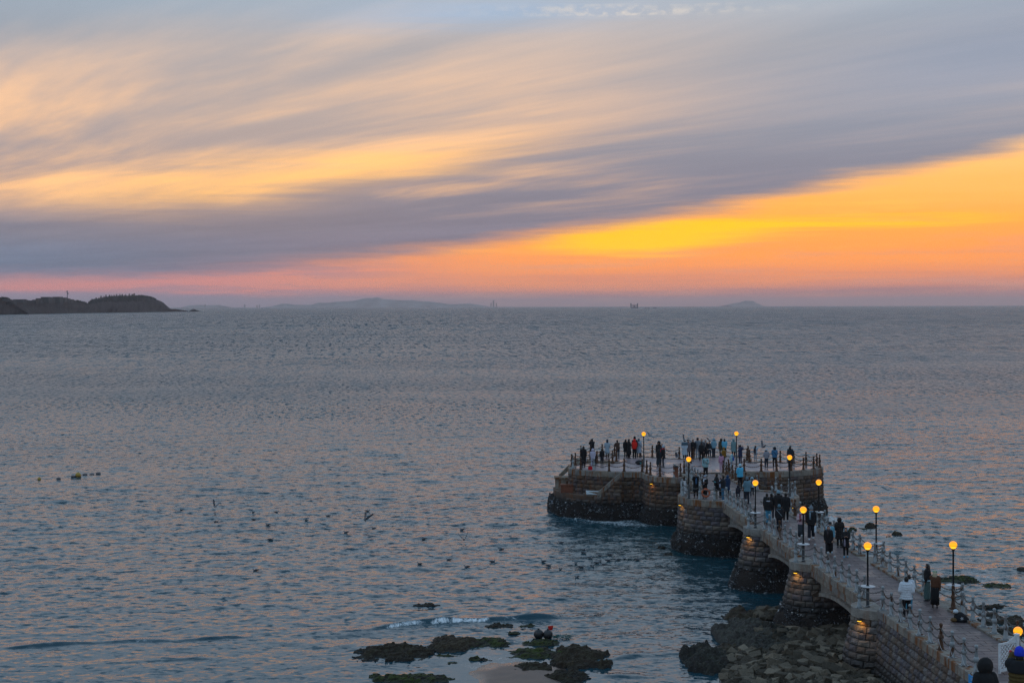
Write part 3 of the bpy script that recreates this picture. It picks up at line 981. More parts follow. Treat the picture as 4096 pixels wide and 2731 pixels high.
# ---------------------------------------------------------------- viewing platform (blossom plan) at the end of the pier
OUT = [(13.25, 110.9), (13.05, 108.6), (12.55, 107.6), (11.4, 107.95), (10.6, 108.7), (10.2, 109.9), (10.15, 110.95), (9.5, 111.42), (8.4, 111.35), (7.05, 111.75),
       (5.93, 112.35), (5.08, 113.0), (4.6, 114.0), (4.6, 115.4), (5.1, 116.7), (6.0, 117.55), (7.2, 117.9), (8.3, 117.75), (8.7, 118.6), (7.4, 119.4),
       (6.1, 120.4), (5.5, 121.5), (5.75, 122.3), (6.47, 122.9), (7.41, 123.5), (8.64, 123.95), (9.85, 123.8), (11.2, 123.1), (12.1, 122.4), (13.2, 121.4), (14.4, 121.0),
       (15.4, 121.2), (16.4, 122.2), (17.6, 122.9), (19.0, 122.8), (20.1, 122.3), (20.35, 121.4), (20.0, 119.8), (19.7, 118.6), (20.3, 118.6), (21.3, 118.5),
       (22.42, 118.1), (23.5, 117.2), (24.3, 116.2), (24.85, 115.3), (24.9, 114.3), (24.4, 113.4), (23.6, 112.6), (22.42, 111.85), (21.3, 111.4),
       (20.1, 111.2), (19.07, 111.3), (18.3, 111.4), (17.4, 111.3), (16.5, 110.95)]
OUT = OUT[::-1]                                   # counter-clockwise from above
opl = catmull(OUT, True, 5)
PP = Path(opl, True, 1)
plat = thing('viewing_platform', (14.5, 116, 0), 'blossom-shaped stone platform at the seaward end of the pier', 'platform')
slab('paved_floor', [(p_.x, p_.y) for p_ in PP.p], TOP - .25, TOP - .005, M_PLAT, plat)
core(plat, PP, -.8, TOP - .25, .02, .05, M_MORTAR)
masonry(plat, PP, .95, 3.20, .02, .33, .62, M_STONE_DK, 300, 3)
coping(plat, PP, 0, PP.len, 1.3, .50, 3.20, TOP + .02, .05, M_COPE, 4, skip=lambda v: 13.3 < v.x < 16.5 and v.y < 112)
crust(plat, PP, -.7, .45, 1.05, (.30, .02), 2.0)
shells('mussel_shells', plat, PP, .0, 1.25, lambda z: .06 + .28 * max(0, 1 - max(0, z - .45) / .7), 22000, 5, size=.075)
# landing and stairs at its left end
lx = lambda v: [(a, b) for a, b in v]
slab('landing_base', catmull([(3.2, 117.2), (3.3, 114.7), (3.85, 112.85), (5.1, 111.4), (6.6, 110.7), (8.6, 110.6), (10.0, 110.7), (9.5, 112.5), (6.0, 115.0), (5.0, 117.6)], True, 4), -.8, 1.15, M_MUSSEL, plat)
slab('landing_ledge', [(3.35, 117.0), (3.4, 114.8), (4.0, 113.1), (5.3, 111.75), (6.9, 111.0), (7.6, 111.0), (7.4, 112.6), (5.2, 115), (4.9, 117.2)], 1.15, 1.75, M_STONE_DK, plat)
slab('landing_wall', [(3.5, 116.9), (3.5, 115.9), (5.1, 115.6), (5.1, 116.8)], 1.75, 2.55, M_COPE, plat)
slab('landing_cap', [(3.42, 117.0), (3.42, 115.8), (5.1, 115.5), (5.1, 116.9)], 2.55, 2.68, M_COPE, plat)
def prism(name, pts, mat, root):
    """hexahedron from two quads"""
    mb = MB().add(pts, [(0, 1, 2, 3), (7, 6, 5, 4), (0, 4, 5, 1), (1, 5, 6, 2), (2, 6, 7, 3), (3, 7, 4, 0)])
    me = mb.build(name)
    bm = bmesh.new(); bm.from_mesh(me); bmesh.ops.recalc_face_normals(bm, faces=bm.faces); bm.to_mesh(me); bm.free()
    return link(name, me, mat, root)
prism('stair_parapet', [(8.45, 110.95, 3.62), (6.6, 110.95, 2.05), (6.6, 110.95, 1.7), (8.45, 110.95, 3.25), (8.45, 111.25, 3.62), (6.6, 111.25, 2.05), (6.6, 111.25, 1.7), (8.45, 111.25, 3.25)], M_COPE, plat)
prism('stair_parapet', [(4.72, 117.5, 3.55), (3.85, 117.5, 2.68), (3.85, 117.5, 2.3), (4.72, 117.5, 3.1), (4.72, 117.8, 3.55), (3.85, 117.8, 2.68), (3.85, 117.8, 2.3), (4.72, 117.8, 3.1)], M_COPE, plat)
slab('landing_stone', [(5.7, 111.45), (6.9, 110.9), (7.0, 111.25), (5.85, 111.9)], 1.75, 2.1, M_COPE, plat)
LBP = Path(catmull([(3.2, 117.2), (3.3, 114.7), (3.85, 112.85), (5.1, 111.4), (6.6, 110.7), (8.6, 110.6), (10.0, 110.7), (9.5, 112.5), (6.0, 115.0), (5.0, 117.6)], True, 6), True, 1)
crust(plat, LBP, -.7, .35, 1.22, (.16, .02), 9.0)
shells('mussel_shells', plat, LBP, -.1, 1.3, lambda z: .04 + .14 * max(0, 1 - max(0, z - .4) / .8), 12000, 15, size=.075)
fw = Path([(4.2, 112.55), (5.2, 111.55), (6.6, 110.92), (8.5, 110.84)], False, 1)
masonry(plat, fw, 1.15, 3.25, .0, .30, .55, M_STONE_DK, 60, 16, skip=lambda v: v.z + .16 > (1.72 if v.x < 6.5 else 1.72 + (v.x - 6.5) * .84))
for k in range(7):
    x0 = 8.3 - k * .26
    link('stair_step', MB().box((x0, 111.22, 1.15 + (3.3 - k * .23 - 1.15) / 2), (.30, .5, 3.3 - k * .23 - 1.15)).build('stair_step'), M_STONE_DK, plat)

# ---------------------------------------------------------------- round bastion half way
BC = P(97.75, 0)
def ell_path(c, a, b, n=72):
    out = []
    for i in range(n):
        w = 2 * math.pi * i / n
        v = c + NRMP * (a * math.cos(w)) + DIRP * (b * math.sin(w))
        out.append((v.x, v.y))
    return out
BP = Path(ell_path(BC, 4.1, 3.4), True, 1)
bast = thing('round_bastion', (BC.x, BC.y, 0), 'round stone bastion carrying the lifebuoy, halfway along the pier', 'bastion')
slab('paved_floor', [(p_.x, p_.y) for p_ in BP.p], DECK - .3, DECK, M_PAVE, bast)
core(bast, BP, -.8, DECK - .3, .03, .05, M_MORTAR)
masonry(bast, BP, .75, 3.18, .03, .305, .52, M_STONE, 300, 8)
coping(bast, BP, 0, BP.len, 1.25, .48, 3.18, TOP, .06, M_COPE, 9, skip=lambda v: abs((v - BC).dot(NRMP)) < 1.0)
crust(bast, BP, -.7, .55, 1.15, (.42, .03), 5.0)
shells('mussel_shells', bast, BP, -.1, 1.35, lambda z: .12 + .36 * max(0, 1 - max(0, z - .5) / .65), 22000, 6, size=.07)

# ---------------------------------------------------------------- bridge piers with rounded ends
def stadium(s0, hl, hw, n=14):
    out = []
    for sg in (1, -1):
        for i in range(n + 1):
            w = -math.pi / 2 + math.pi * i / n
            t = sg * (hl - hw) + sg * hw * math.cos(w)
            s_ = hw * math.sin(w) * sg
            v = P(s0 + s_, t)
            out.append((v.x, v.y))
    return out
PIERS = [(62.15, 'nearest, beside the masonry wall'), (73.2, 'middle one of the three'), (84.35, 'farthest of three, next to the bastion')]
for k, (s0, wh) in enumerate(PIERS):
    path = Path(stadium(s0, 2.45, 1.12), True, 1)
    c = P(s0, 0)
    rt = thing('bridge_pier', (c.x, c.y, 0), 'round-ended tapering stone bridge pier, ' + wh, 'pier', 'bridge piers under the walkway')
    cap_p = Path(stadium(s0, 2.52, 1.16), True, 1)
    slab('concrete_cap', [(p_.x, p_.y) for p_ in cap_p.p], 3.12, 3.505, M_CONC, rt)
    core(rt, path, -.9, 3.12, .22, .06, M_MORTAR)
    masonry(rt, path, .55 if k else .25, 3.12, .22, .30, .40, M_STONE, 220, 20 + k)
    if k:
        crust(rt, path, -.8, .5, 1.15, (.20, .22), 11.0 + k)
        shells('mussel_shells', rt, path, -.1, 1.4, lambda z: .10 + .22 * (3.12 - z) + .12 * max(0, 1 - max(0, z - .5) / .65), 10000, 30 + k, size=.07)

# ---------------------------------------------------------------- spans between the piers
def span(s0, s1, label):
    a = P(s0, 0); rt = thing('bridge_span', (a.x, a.y, 0), label, 'bridge span', 'spans of the walkway')
    for side in (-1, 1):
        path = Path([tuple(P(s0, side * 1.72).xy), tuple(P(s1, side * 1.72).xy)], False, 1 if side > 0 else -1)
        coping(rt, path, 0, path.len, 1.2, .46, 3.27, TOP, .05, M_COPE, int(s0) + side)
        coping(rt, path, 0, path.len, 1.2, .40, 2.93, 3.262, .0, M_COPE, int(s0) + side + 50, 'string_course_stone')
    n = 14; top = []; rows = []
    for i in range(n + 1):
        w = i / n; s = s0 + (s1 - s0) * w
        zb = 2.35 - .45 * (abs(2 * w - 1)) ** 2.2
        rows.append([P(s, -1.25, 2.925), P(s, -1.25, zb + .22), P(s, -1.38, zb + .18), P(s, -1.38, zb), P(s, 1.38, zb), P(s, 1.38, zb + .18), P(s, 1.25, zb + .22), P(s, 1.25, 2.925)])
    me = MB().loft(rows).build('girder')
    bm = bmesh.new(); bm.from_mesh(me); bmesh.ops.recalc_face_normals(bm, faces=bm.faces); bm.to_mesh(me); bm.free()
    link('girder', me, M_CONC, rt)
    lo, hi_ = P(s0, 0), P(s1, 0)
    link('deck_slab', MB().add([P(s0, -1.3, 2.93), P(s0, 1.3, 2.93), P(s1, 1.3, 2.93), P(s1, -1.3, 2.93), P(s0, -1.3, 3.44), P(s0, 1.3, 3.44), P(s1, 1.3, 3.44), P(s1, -1.3, 3.44)], [(3, 2, 1, 0), (4, 5, 6, 7), (0, 1, 5, 4), (2, 3, 7, 6), (1, 2, 6, 5), (3, 0, 4, 7)]).build('deck_slab'), M_CONC, rt)
span(63.27, 72.08, 'concrete span with rust-stained coping over the rubble, nearest the viewer')
span(74.32, 83.23, 'concrete span with rust-stained coping between the two piers that stand in water')
span(85.47, 94.6, 'concrete span with rust-stained coping running into the round bastion')
span(101.0, 111.2, 'short span joining the round bastion to the end platform')

# ---------------------------------------------------------------- shore abutment: solid wall from the first pier to the land
ab = thing('abutment_wall', tuple(P(54, 0)), 'battered masonry wall carrying the shore end of the walkway', 'wall')
pl = Path([tuple(P(61.0, -1.70).xy), tuple(P(44.5, -1.70).xy)], False, 1)
pr = Path([tuple(P(44.5, 1.70).xy), tuple(P(61.0, 1.70).xy)], False, 1)
masonry(ab, pl, -.3, 3.26, .12, .30, .36, M_STONE, 300, 41)
masonry(ab, pr, .3, 3.26, .12, .30, .40, M_STONE, 60, 42)
for pth, sd in ((pl, 1), (pr, 2)):
    coping(ab, pth, 0, pth.len, 1.2, .46, 3.262, TOP, .05, M_COPE, 60 + sd)
prism('mortar_core', [P(44.5, -1.64, 3.25), P(61.0, -1.64, 3.25), P(61.0, 1.64, 3.25), P(44.5, 1.64, 3.25), P(44.5, -2.08, -.6), P(61.0, -2.08, -.6), P(61.0, 2.08, -.6), P(44.5, 2.08, -.6)], M_MORTAR, ab)
link('fill', MB().add([P(44.5, -1.28, 3.255), P(44.5, 1.28, 3.255), P(63.3, 1.28, 3.255), P(63.3, -1.28, 3.255), P(44.5, -1.28, 3.44), P(44.5, 1.28, 3.44), P(63.3, 1.28, 3.44), P(63.3, -1.28, 3.44)], [(3, 2, 1, 0), (4, 5, 6, 7), (0, 1, 5, 4), (2, 3, 7, 6), (1, 2, 6, 5), (3, 0, 4, 7)]).build('fill'), M_CONC, ab)
# terrace and stairs on the land side (below the frame) on which the nearest people stand
ter = thing('shore_terrace', (12, 28, 0), 'stone terrace on the shore where the nearest two people stand', 'terrace')
slab('terrace_block', [(6.5, 18), (24, 18), (24, 31.6), (6.5, 31.6)], 0, 7.4, M_CONC, ter)
for k in range(20):
    y0 = 31.6 + k * .645
    link('stair_step', MB().box((18.3, y0 + .33, (7.2 - k * .19) / 2), (4.2, .64, 7.2 - k * .19)).build('stair_step'), M_CONC, ter)

# ---------------------------------------------------------------- paving of the walkway
deck = thing('walkway', tuple(P(50, 0)), '', '')
for k in ('label', 'category'):
    if k in deck: del deck[k]
deck['kind'] = 'structure'
slab_sh = []
for k in range(4):
    me = MB().box((0, 0, -.04), (1, 1, .08)).build('paving_slab'); me.materials.append(M_PAVE); slab_sh.append(me)
far_mb = MB(); tn = []
cnt = 0; s = 44.6; row = 0
while s < 111.0:
    if 94.75 < s < 100.9:
        s += .42; row += 1; continue
    w_all = 2.56
    cuts = [-1.28, -.43 + (.42 if row % 2 else 0), .43 + (.30 if row % 2 else 0), 1.28]
    for a, b in zip(cuts[:-1], cuts[1:]):
        c = P(s + .21, (a + b) / 2, DECK + random.uniform(-.003, .003))
        M = Matrix(((NRMP.x * (b - a - .024), DIRP.x * .396, 0, c.x), (NRMP.y * (b - a - .024), DIRP.y * .396, 0, c.y), (0, 0, 1, c.z), (0, 0, 0, 1)))
        if s >= 48.5 and cnt < 300:
            o = link('paving_slab', slab_sh[cnt % 4], None, deck); o.matrix_basis = M; cnt += 1
        else:
            me = slab_sh[0]
            far_mb.add([M @ v.co for v in me.vertices], [tuple(p_.vertices) for p_ in me.polygons]); tn += [random.random()] * 8
    s += .42; row += 1
me = far_mb.build('far_paving'); at = me.attributes.new('tone', 'FLOAT', 'POINT'); at.data.foreach_set('value', tn)
o = link('far_paving', me, M_PAVE, deck); o['kind'] = 'stuff'
link('step_edge', MB().add([P(110.95, -1.3, 3.4), P(110.95, 1.3, 3.4), P(111.25, 1.3, 3.4), P(111.25, -1.3, 3.4), P(110.95, -1.3, TOP + .01), P(110.95, 1.3, TOP + .01), P(111.25, 1.3, TOP + .01), P(111.25, -1.3, TOP + .01)], [(3, 2, 1, 0), (4, 5, 6, 7), (0, 1, 5, 4), (2, 3, 7, 6), (1, 2, 6, 5), (3, 0, 4, 7)]).build('step_edge'), M_COPE, deck)
# ================================================================== RAILINGS: posts and chains
def post_proto(mat, z_plate=True):
    root = bpy.data.objects.new('railing_post', None); COL.objects.link(root)
    def part(nm, me):
        o = link(nm, me, mat, root, True); kid(root, o); return o
    part('base_plate', MB().box((0, 0, .012), (.30, .30, .024)).build('base_plate'))
    part('shaft', MB().lathe([(.115, .024), (.118, .06), (.098, .09), (.068, .40), (.060, .42)], 12).build('shaft', True))
    part('ball', MB().lathe([(.06, .40), (.094, .44), (.106, .49), (.106, .52), (.094, .57), (.062, .61)], 14).build('ball', True))
    part('neck', MB().lathe([(.062, .60), (.066, .62), (.040, .86), (.058, .875), (.05, .89)], 12).build('neck', True))
    part('top_ball', MB().lathe([(.03, .88), (.058, .90), (.072, .945), (.066, .985), (.040, 1.012), (.012, 1.02)], 12).build('top_ball', True))
    return root
proto = {'grey': post_proto(M_POST), 'rust': post_proto(M_POST_R)}
proto_used = {'grey': False, 'rust': False}
def post(pos, kind, label, group, rz=0.0, sc=1.0):
    r0 = proto[kind]
    if not proto_used[kind]:
        proto_used[kind] = True
        r0.location = pos; r0.rotation_euler = (0, 0, rz); r0.scale = (sc,) * 3
        tag(r0, label, 'post', group)
        return r0
    o = copy_tree(r0, pos, rz, label, group, sc)
    o['category'] = 'post'
    return o
CH = {}
def chain_mesh(L, sag, mat):
    key = (round(L, 2), round(sag, 2), mat.name)
    if key in CH:
        return CH[key]
    n_s = 60; pts = [Vector((L * i / n_s, 0, -4 * sag * (i / n_s) * (1 - i / n_s))) for i in range(n_s + 1)]
    cum = [0]
    for a, b in zip(pts[:-1], pts[1:]):
        cum.append(cum[-1] + (b - a).length)
    tot = cum[-1]; nl = max(3, int(tot / .072)); mb = MB()
    at = lambda d: Vector((np.interp(d, cum, [v.x for v in pts]), 0, np.interp(d, cum, [v.z for v in pts])))
    for i in range(nl):
        d = tot * (i + .5) / nl
        c = at(d); t = (at(min(tot, d + .02)) - at(max(0, d - .02))).normalized()
        q = t.to_track_quat('X', 'Z').to_matrix()
        if i % 2:
            q = q @ Matrix.Rotation(R(90), 3, 'X')
        rings = []
        for a in range(7):
            w = 2 * math.pi * a / 7
            ctr = Vector((.050 * math.cos(w), .028 * math.sin(w), 0)); nrm = Vector((math.cos(w), math.sin(w), 0))
            rings.append([c + q @ (ctr + nrm * .0125 * math.cos(b) + Vector((0, 0, .0125 * math.sin(b)))) for b in (0, 1.57, 3.14, 4.71)])
        v = [p_ for r_ in rings for p_ in r_]; f = []
        for a in range(7):
            for b in range(4):
                a2, b2 = (a + 1) % 7, (b + 1) % 4
                f.append((a * 4 + b, a2 * 4 + b, a2 * 4 + b2, a * 4 + b2))
        mb.add(v, f)
    me = mb.build('chain', True); me.materials.append(mat)
    CH[key] = me
    return me
def chain(a, b, h, sag, mat, label, group):
    a, b = Vector(a) + Vector((0, 0, h)), Vector(b) + Vector((0, 0, h))
    d = b - a
    L = d.length
    o = link('chain', chain_mesh(L, sag, mat))
    o.location = a
    o.rotation_euler = (0, -math.asin(d.z / L), math.atan2(d.y, d.x))
    tag(o, label, 'chain', group)
def nth(n):
    return '%d%s' % (n, 'th' if 10 <= n % 100 <= 20 else {1: 'st', 2: 'nd', 3: 'rd'}.get(n % 10, 'th'))
def rail(pts, kind, where, group, skip=(), sag=.19, rusty=0.0, seed=0, start='shore end'):
    rr = random.Random(seed)
    for i, p_ in enumerate(pts):
        k = kind if rr.random() > rusty else ('rust' if kind == 'grey' else 'grey')
        lab = ('grey iron post ' if k == 'grey' else 'rusty iron post ') + where + ', ' + nth(i + 1) + ' from the ' + start
        post(p_, k, lab, ('grey' if k == 'grey' else 'rusty') + ' posts ' + group, rr.uniform(-.1, .1), rr.uniform(.97, 1.03))
    mat = M_CHAIN if kind == 'grey' else M_CHAIN_R
    for i, (a, b) in enumerate(zip(pts[:-1], pts[1:])):
        if i in skip:
            continue
        d = (b - a).length
        s_ = sag * (d / 1.2) * rr.uniform(.85, 1.15)
        chain(a, b, .84, round(s_, 2), mat, 'upper chain ' + where + ', ' + nth(i + 1) + ' span from the ' + start, 'upper chains ' + group)
        chain(a, b, .50, round(s_ * .9, 2), mat, 'lower chain ' + where + ', ' + nth(i + 1) + ' span from the ' + start, 'lower chains ' + group)
Z3 = TOP
def side_rail(side):
    t = side * 1.53; seq = []
    s = 50.3 if side < 0 else 53.0
    stops = [(62.15, 2.25), (73.2, 2.25), (84.35, 2.25)]
    pts = []
    edges = [(s, 60.95), (63.55, 71.95), (74.55, 83.15), (85.75, 94.2)]
    for k, (a, b) in enumerate(edges):
        n = max(1, round((b - a) / 1.2))
        for i in range(n + 1):
            v = P(a + (b - a) * i / n, t, Z3)
            pts.append(v)
        if k < 3:
            pts.append(P(stops[k][0] - .3, side * 2.28, 3.51))
    return pts
rail(side_rail(-1), 'grey', 'on the left railing', 'on the left edge of the walkway', rusty=.06, seed=1)
rail(side_rail(1), 'grey', 'on the right railing', 'on the right edge of the walkway', rusty=.15, seed=2)
# bastion: left front, left back, right
def epts(w0, w1, n, a=3.86, b=3.16):
    return [Vector((*(BC + NRMP * (a * math.cos(R(w))) + DIRP * (b * math.sin(R(w)))).xy, Z3)) for w in np.linspace(w0, w1, n)]
rail([P(94.4, -1.53, Z3)] + epts(236, 165, 5) , 'grey', 'round the bastion left side', 'on the left of the bastion', seed=3, start='walkway')
rail(epts(150, 118, 3) + [P(101.3, -1.53, Z3)], 'grey', 'behind the bastion on the left', 'on the far left of the bastion', seed=4, start='left')
rail([P(94.4, 1.53, Z3)] + epts(-52, 60, 6) + [P(101.3, 1.53, Z3)], 'grey', 'round the bastion right side', 'on the right of the bastion', seed=5, start='walkway')
nk = lambda sd: [P(s_, sd * 1.53, Z3) for s_ in np.linspace(101.3, 110.6, 9)]
rail(nk(-1), 'grey', 'left of the narrow span', 'on the left of the narrow span', rusty=.4, seed=6, start='bastion')
rail(nk(1), 'grey', 'right of the narrow span', 'on the right of the narrow span', rusty=.6, seed=7, start='bastion')
# platform rim
def near_d(x, y):
    ds = np.linspace(0, PP.len, 1200)
    return min(ds, key=lambda d: (PP.at(d) - Vector((x, y, 0))).length)
def rim(a, b, where, group, kind='rust', seed=8, rusty=.05, inset=.22, sp=1.25, start='narrow span'):
    d0, d1 = near_d(*a), near_d(*b)
    if d1 < d0:
        d1 += PP.len
    n = max(1, round((d1 - d0) / sp)); pts = []
    for i in range(n + 1):
        pt, t, nn = PP.frame((d0 + (d1 - d0) * i / n) % PP.len)
        v = pt - nn * inset
        pts.append(Vector((v.x, v.y, TOP + .02)))
    rail(pts, kind, where, group, seed=seed, rusty=rusty, start=start)
# path order is reversed (counter-clockwise): start right of the neck
rim((16.9, 111.15), (19.75, 118.4), 'round the right lobe', 'on the right lobe')
rim((19.95, 119.3), (15.2, 121.2), 'on the far right rim', 'on the far right rim', seed=9, start='right')
rim((14.2, 121.1), (8.6, 118.9), 'on the far left rim', 'on the far left rim', seed=10, start='platform middle')
rim((8.2, 117.75), (9.9, 111.1), 'round the left lobe', 'on the left lobe', seed=11, start='seaward side')
rim((10.2, 110.5), (13.0, 108.4), 'round the small near lobe', 'on the small near lobe', kind='grey', rusty=.5, seed=12, start='left')
for ch in COL.objects:
    pass

# ================================================================== LAMPS
cage = MB()
for i in range(24):
    a, b = 2 * math.pi * i / 24, 2 * math.pi * (i + 1) / 24
    cage.tube((.195 * math.cos(a), .195 * math.sin(a), -.02), (.195 * math.cos(b), .195 * math.sin(b), -.02), .006, n=4, cap=False)
for k in range(4):
    a = k * math.pi / 2 + .5; pr_ = None
    for j in range(7):
        w = -.02 + -1.45 * j / 6
        v = (.193 * math.cos(w) * math.cos(a), .193 * math.cos(w) * math.sin(a), .193 * math.sin(w) - .0)
        if pr_:
            cage.tube(pr_, v, .006, n=4, cap=False)
        pr_ = v
CAGE = cage.build('cage', True); CAGE.materials.append(M_BLACK)
GLOBE = MB().ell((0, 0, 0), .172, 24, 14).build('globe', True); GLOBE.materials.append(M_GLOBE)
POLE = MB().lathe([(.042, .90), (.038, 2.40), (.07, 2.42), (.08, 2.47), (.05, 2.49)], 10).build('pole', True); POLE.materials.append(M_BLACK)
PED = MB().lathe([(.11, 0), (.11, .03), (.075, .05), (.075, .93), (.05, .96)], 12).build('pedestal', True); PED.materials.append(M_BLACK)
TAB = MB().lathe([(.02, .86), (.30, .87), (.325, .885), (.325, .905), (.30, .915), (.02, .915)], 24).build('ring_table', True); TAB.materials.append(M_TABLE)
def lamp(pos, label, table=True):
    rt = thing('globe_lamp', pos, label, 'lamp', 'globe lamps along the pier')
    link('pedestal', PED, None, rt, True); link('pole', POLE, None, rt, True)
    g = link('globe', GLOBE, None, rt, True); g.location = (0, 0, 2.65)
    c = link('cage', CAGE, None, g, True)
    if table:
        link('ring_table', TAB, None, rt, True)
for k, (s_, wl, wr_) in enumerate([(62.0, 'left of the walkway at the nearest pier', 'right of the walkway at the nearest pier'), (73.0, 'left of the walkway at the middle pier', 'right of the walkway at the middle pier'), (84.1, 'left of the walkway at the farthest pier', 'right of the walkway at the farthest pier')]):
    v = P(s_, -1.86, 3.505); lamp(v, 'lit globe lamp with round table, ' + wl)
    v = P(s_, 1.92, 3.505); lamp(v, 'lit globe lamp on tall pole, ' + wr_)
lamp(W(2755, 1993, TOP), 'lit orange globe lamp at the left edge of the round bastion', False)
lamp(W(3159, 1984, TOP), 'lit orange globe lamp at the right edge of the round bastion', False)
lamp(Vector((10.62, 115.2, TOP)), 'lit orange globe lamp at the back left of the end platform', False)
lamp(Vector((18.15, 115.4, TOP)), 'lit orange globe lamp at the back right of the end platform', False)
lamp(Wy(4072, 2523, 53.6) + Vector((0, 0, -2.65)), 'nearest lit globe lamp, cut by the right edge of the picture', False)
# small flood lights hung on the masonry
HOOD = MB().box((0, 0, 0), (.16, .14, .07)).add([(-.08, .07, .035), (.08, .07, .035), (.08, .16, .06), (-.08, .16, .06)], [(0, 1, 2, 3)]).build('hood'); HOOD.materials.append(M_BLACK)
LENS = MB().box((0, 0, 0), (.13, .11, .03)).build('lens'); LENS.materials.append(M_FLOOD)
BRK = MB().tube((0, .16, .06), (0, .05, .02), .015, n=6).build('bracket'); BRK.materials.append(M_BLACK)
def flood(pos, n, label, power=5.0):
    """n points away from the wall"""
    rt = thing('wall_floodlight', pos, label, 'floodlight', 'small floodlights on the masonry', math.atan2(n.y, n.x) + math.pi / 2)
    link('hood', HOOD, None, rt, True); link('bracket', BRK, None, rt, True)
    l = link('lens', LENS, None, rt, True); l.location = (0, 0, -.045)
    ld = bpy.data.lights.new('floodlight', 'SPOT'); ld.energy = power; ld.color = (1.0, .50, .08); ld.shadow_soft_size = .03
    ld.spot_size = R(120); ld.spot_blend = .5
    lo = bpy.data.objects.new('bulb', ld); COL.objects.link(lo); lo.parent = rt
    lo.location = (0, -.02, -.08)
    lo.rotation_euler = (R(28), 0, 0)
def flood_on(path, z, frac_pt, label, out=.2, power=5.0):
    ds = np.linspace(0, path.len, 600)
    d = min(ds, key=lambda d: (path.at(d) - Vector((frac_pt[0], frac_pt[1], 0))).length)
    pt, t, n = path.frame(d)
    flood(Vector((pt.x + n.x * out, pt.y + n.y * out, z)), n, label, power)
for k, (s0, wh) in enumerate(PIERS):
    path = Path(stadium(s0, 2.52, 1.16), True, 1)
    v = P(s0 - .75, -2.35)
    flood_on(path, 3.10, (v.x, v.y), 'lit floodlight on the left of the bridge pier, ' + wh, power=7.0)
    if k < 2:
        v = P(s0 - .9, 2.2)
        flood_on(path, 3.15, (v.x, v.y), 'lit floodlight on the right of the bridge pier, ' + wh, power=5.0)
v = W(2766, 2010, 3.2); flood_on(BP, 3.12, (v.x, v.y), 'small lit floodlight on the left face of the round bastion', power=7.0)
v = P(95.3, 3.0); flood_on(BP, 3.1, (v.x, v.y), 'small lit floodlight on the right face of the round bastion', power=5.0)
flood_on(PP, 3.1, (10.7, 108.55), 'small lit floodlight on the near lobe of the end platform', power=5.0)

# ================================================================== ROCKS
def rock_mesh(seed, sub=3, flat=.5, rough=.35, freq=1.2, sx=1.0, sy=1.0):
    bm = bmesh.new()
    bmesh.ops.create_icosphere(bm, subdivisions=sub, radius=1.0)
    o = Vector((seed * 3.17, seed * 1.93, seed * 7.7))
    for v in bm.verts:
        n = v.co.normalized()
        k = 1 + rough * mnoise.fractal(n * freq + o, 1.0, 2.0, 4) + .18 * rough * mnoise.fractal(n * 5 + o, .8, 2.1, 4) + .10 * rough * mnoise.noise(n * 13 + o)
        v.co = Vector((n.x * k * sx, n.y * k * sy, n.z * k * flat))
    me = bpy.data.meshes.new('rock'); bm.to_mesh(me); bm.free()
    return me
def rock(px0, px1, py_top, py_bot, dep, mat, label, seed, group=None, sink=.35, sub=4, name='rock', zb=0.0, flat=False):
    """weathered rock seen between pixel columns px0..px1, foot at py_bot; irregular outline and ledges"""
    b = W((px0 + px1) / 2, py_bot, zb)
    Yc = b.y + dep * .5
    wdt = (px1 - px0) * Yc / F
    hgt = max(.14, Wy((px0 + px1) / 2, py_top, Yc + dep * .12).z - zb)
    if flat:                                   # low shelf: the picture rows are mostly its depth
        hgt = min(.85, max(.13, .34 * (py_bot - py_top) * b.y / F))
        y2 = W((px0 + px1) / 2, py_top, zb + hgt * .8).y
        dep = max(.5, (y2 - b.y)); Yc = b.y + dep * .5; wdt = (px1 - px0) * Yc / F * 1.10; dep *= 1.1
    n = max(26, min(90, int(wdt / .045))); m = max(18, min(70, int(dep / .05)))
    o_ = Vector((seed * 3.17, seed * 1.93, seed * 7.7))
    X, Y, Z = np.zeros((m, n)), np.zeros((m, n)), np.zeros((m, n))
    for i in range(m):
        for j in range(n):
            u, v = -1.12 + 2.24 * j / (n - 1), -1.12 + 2.24 * i / (m - 1)
            x, y = u * wdt / 2, v * dep / 2
            rr = max(0.0, math.sqrt(u * u + v * v) + .30 * mnoise.noise(Vector((x * 1.1, y * 1.1, 0)) + o_) + .22 * mnoise.noise(Vector((x * 2.7, y * 2.7, 0)) + o_) + .10 * mnoise.noise(Vector((x * 7, y * 7, 0)) + o_))
            q = Vector((x, y, 0)) + o_
            big = mnoise.fractal(q * 1.1, 1.0, 2.0, 3); fin = mnoise.fractal(q * 5.0, .8, 2.1, 4)
            rid = 1 - abs(mnoise.noise(q * 1.7)) * 2
            e = 1 - rr ** 2.6
            z = hgt * (.52 * min(1, max(-1.2, e * 1.3)) + .72 * big * (e > -.3) + .26 * rid) + .075 * fin
            z = z + .35 * (math.floor(z / .11) * .11 - z)          # ledges
            if max(abs(u), abs(v)) > 1.1:
                z = -sink
            X[i, j] = x + .05 * fin; Y[i, j] = y + .05 * mnoise.noise(q * 6.0); Z[i, j] = max(z, -sink)
    me = grid_mesh('rock', X, Y, Z, False)
    me.materials.append(mat)
    o = link(name, me)
    o.location = (b.x * Yc / b.y, Yc, zb)
    return tag(o, label, 'rock', group)
SHORE = 'rocks showing above the shallows'
rock(1440, 1708, 2566, 2640, 2.2, M_ROCK, 'dark mussel-covered rock at the far left of the shallows', 1, SHORE, flat=True)
rock(1722, 1905, 2532, 2605, 2.2, M_ROCK, 'dark humped rock right of the leftmost shore rock', 2, SHORE, flat=True)
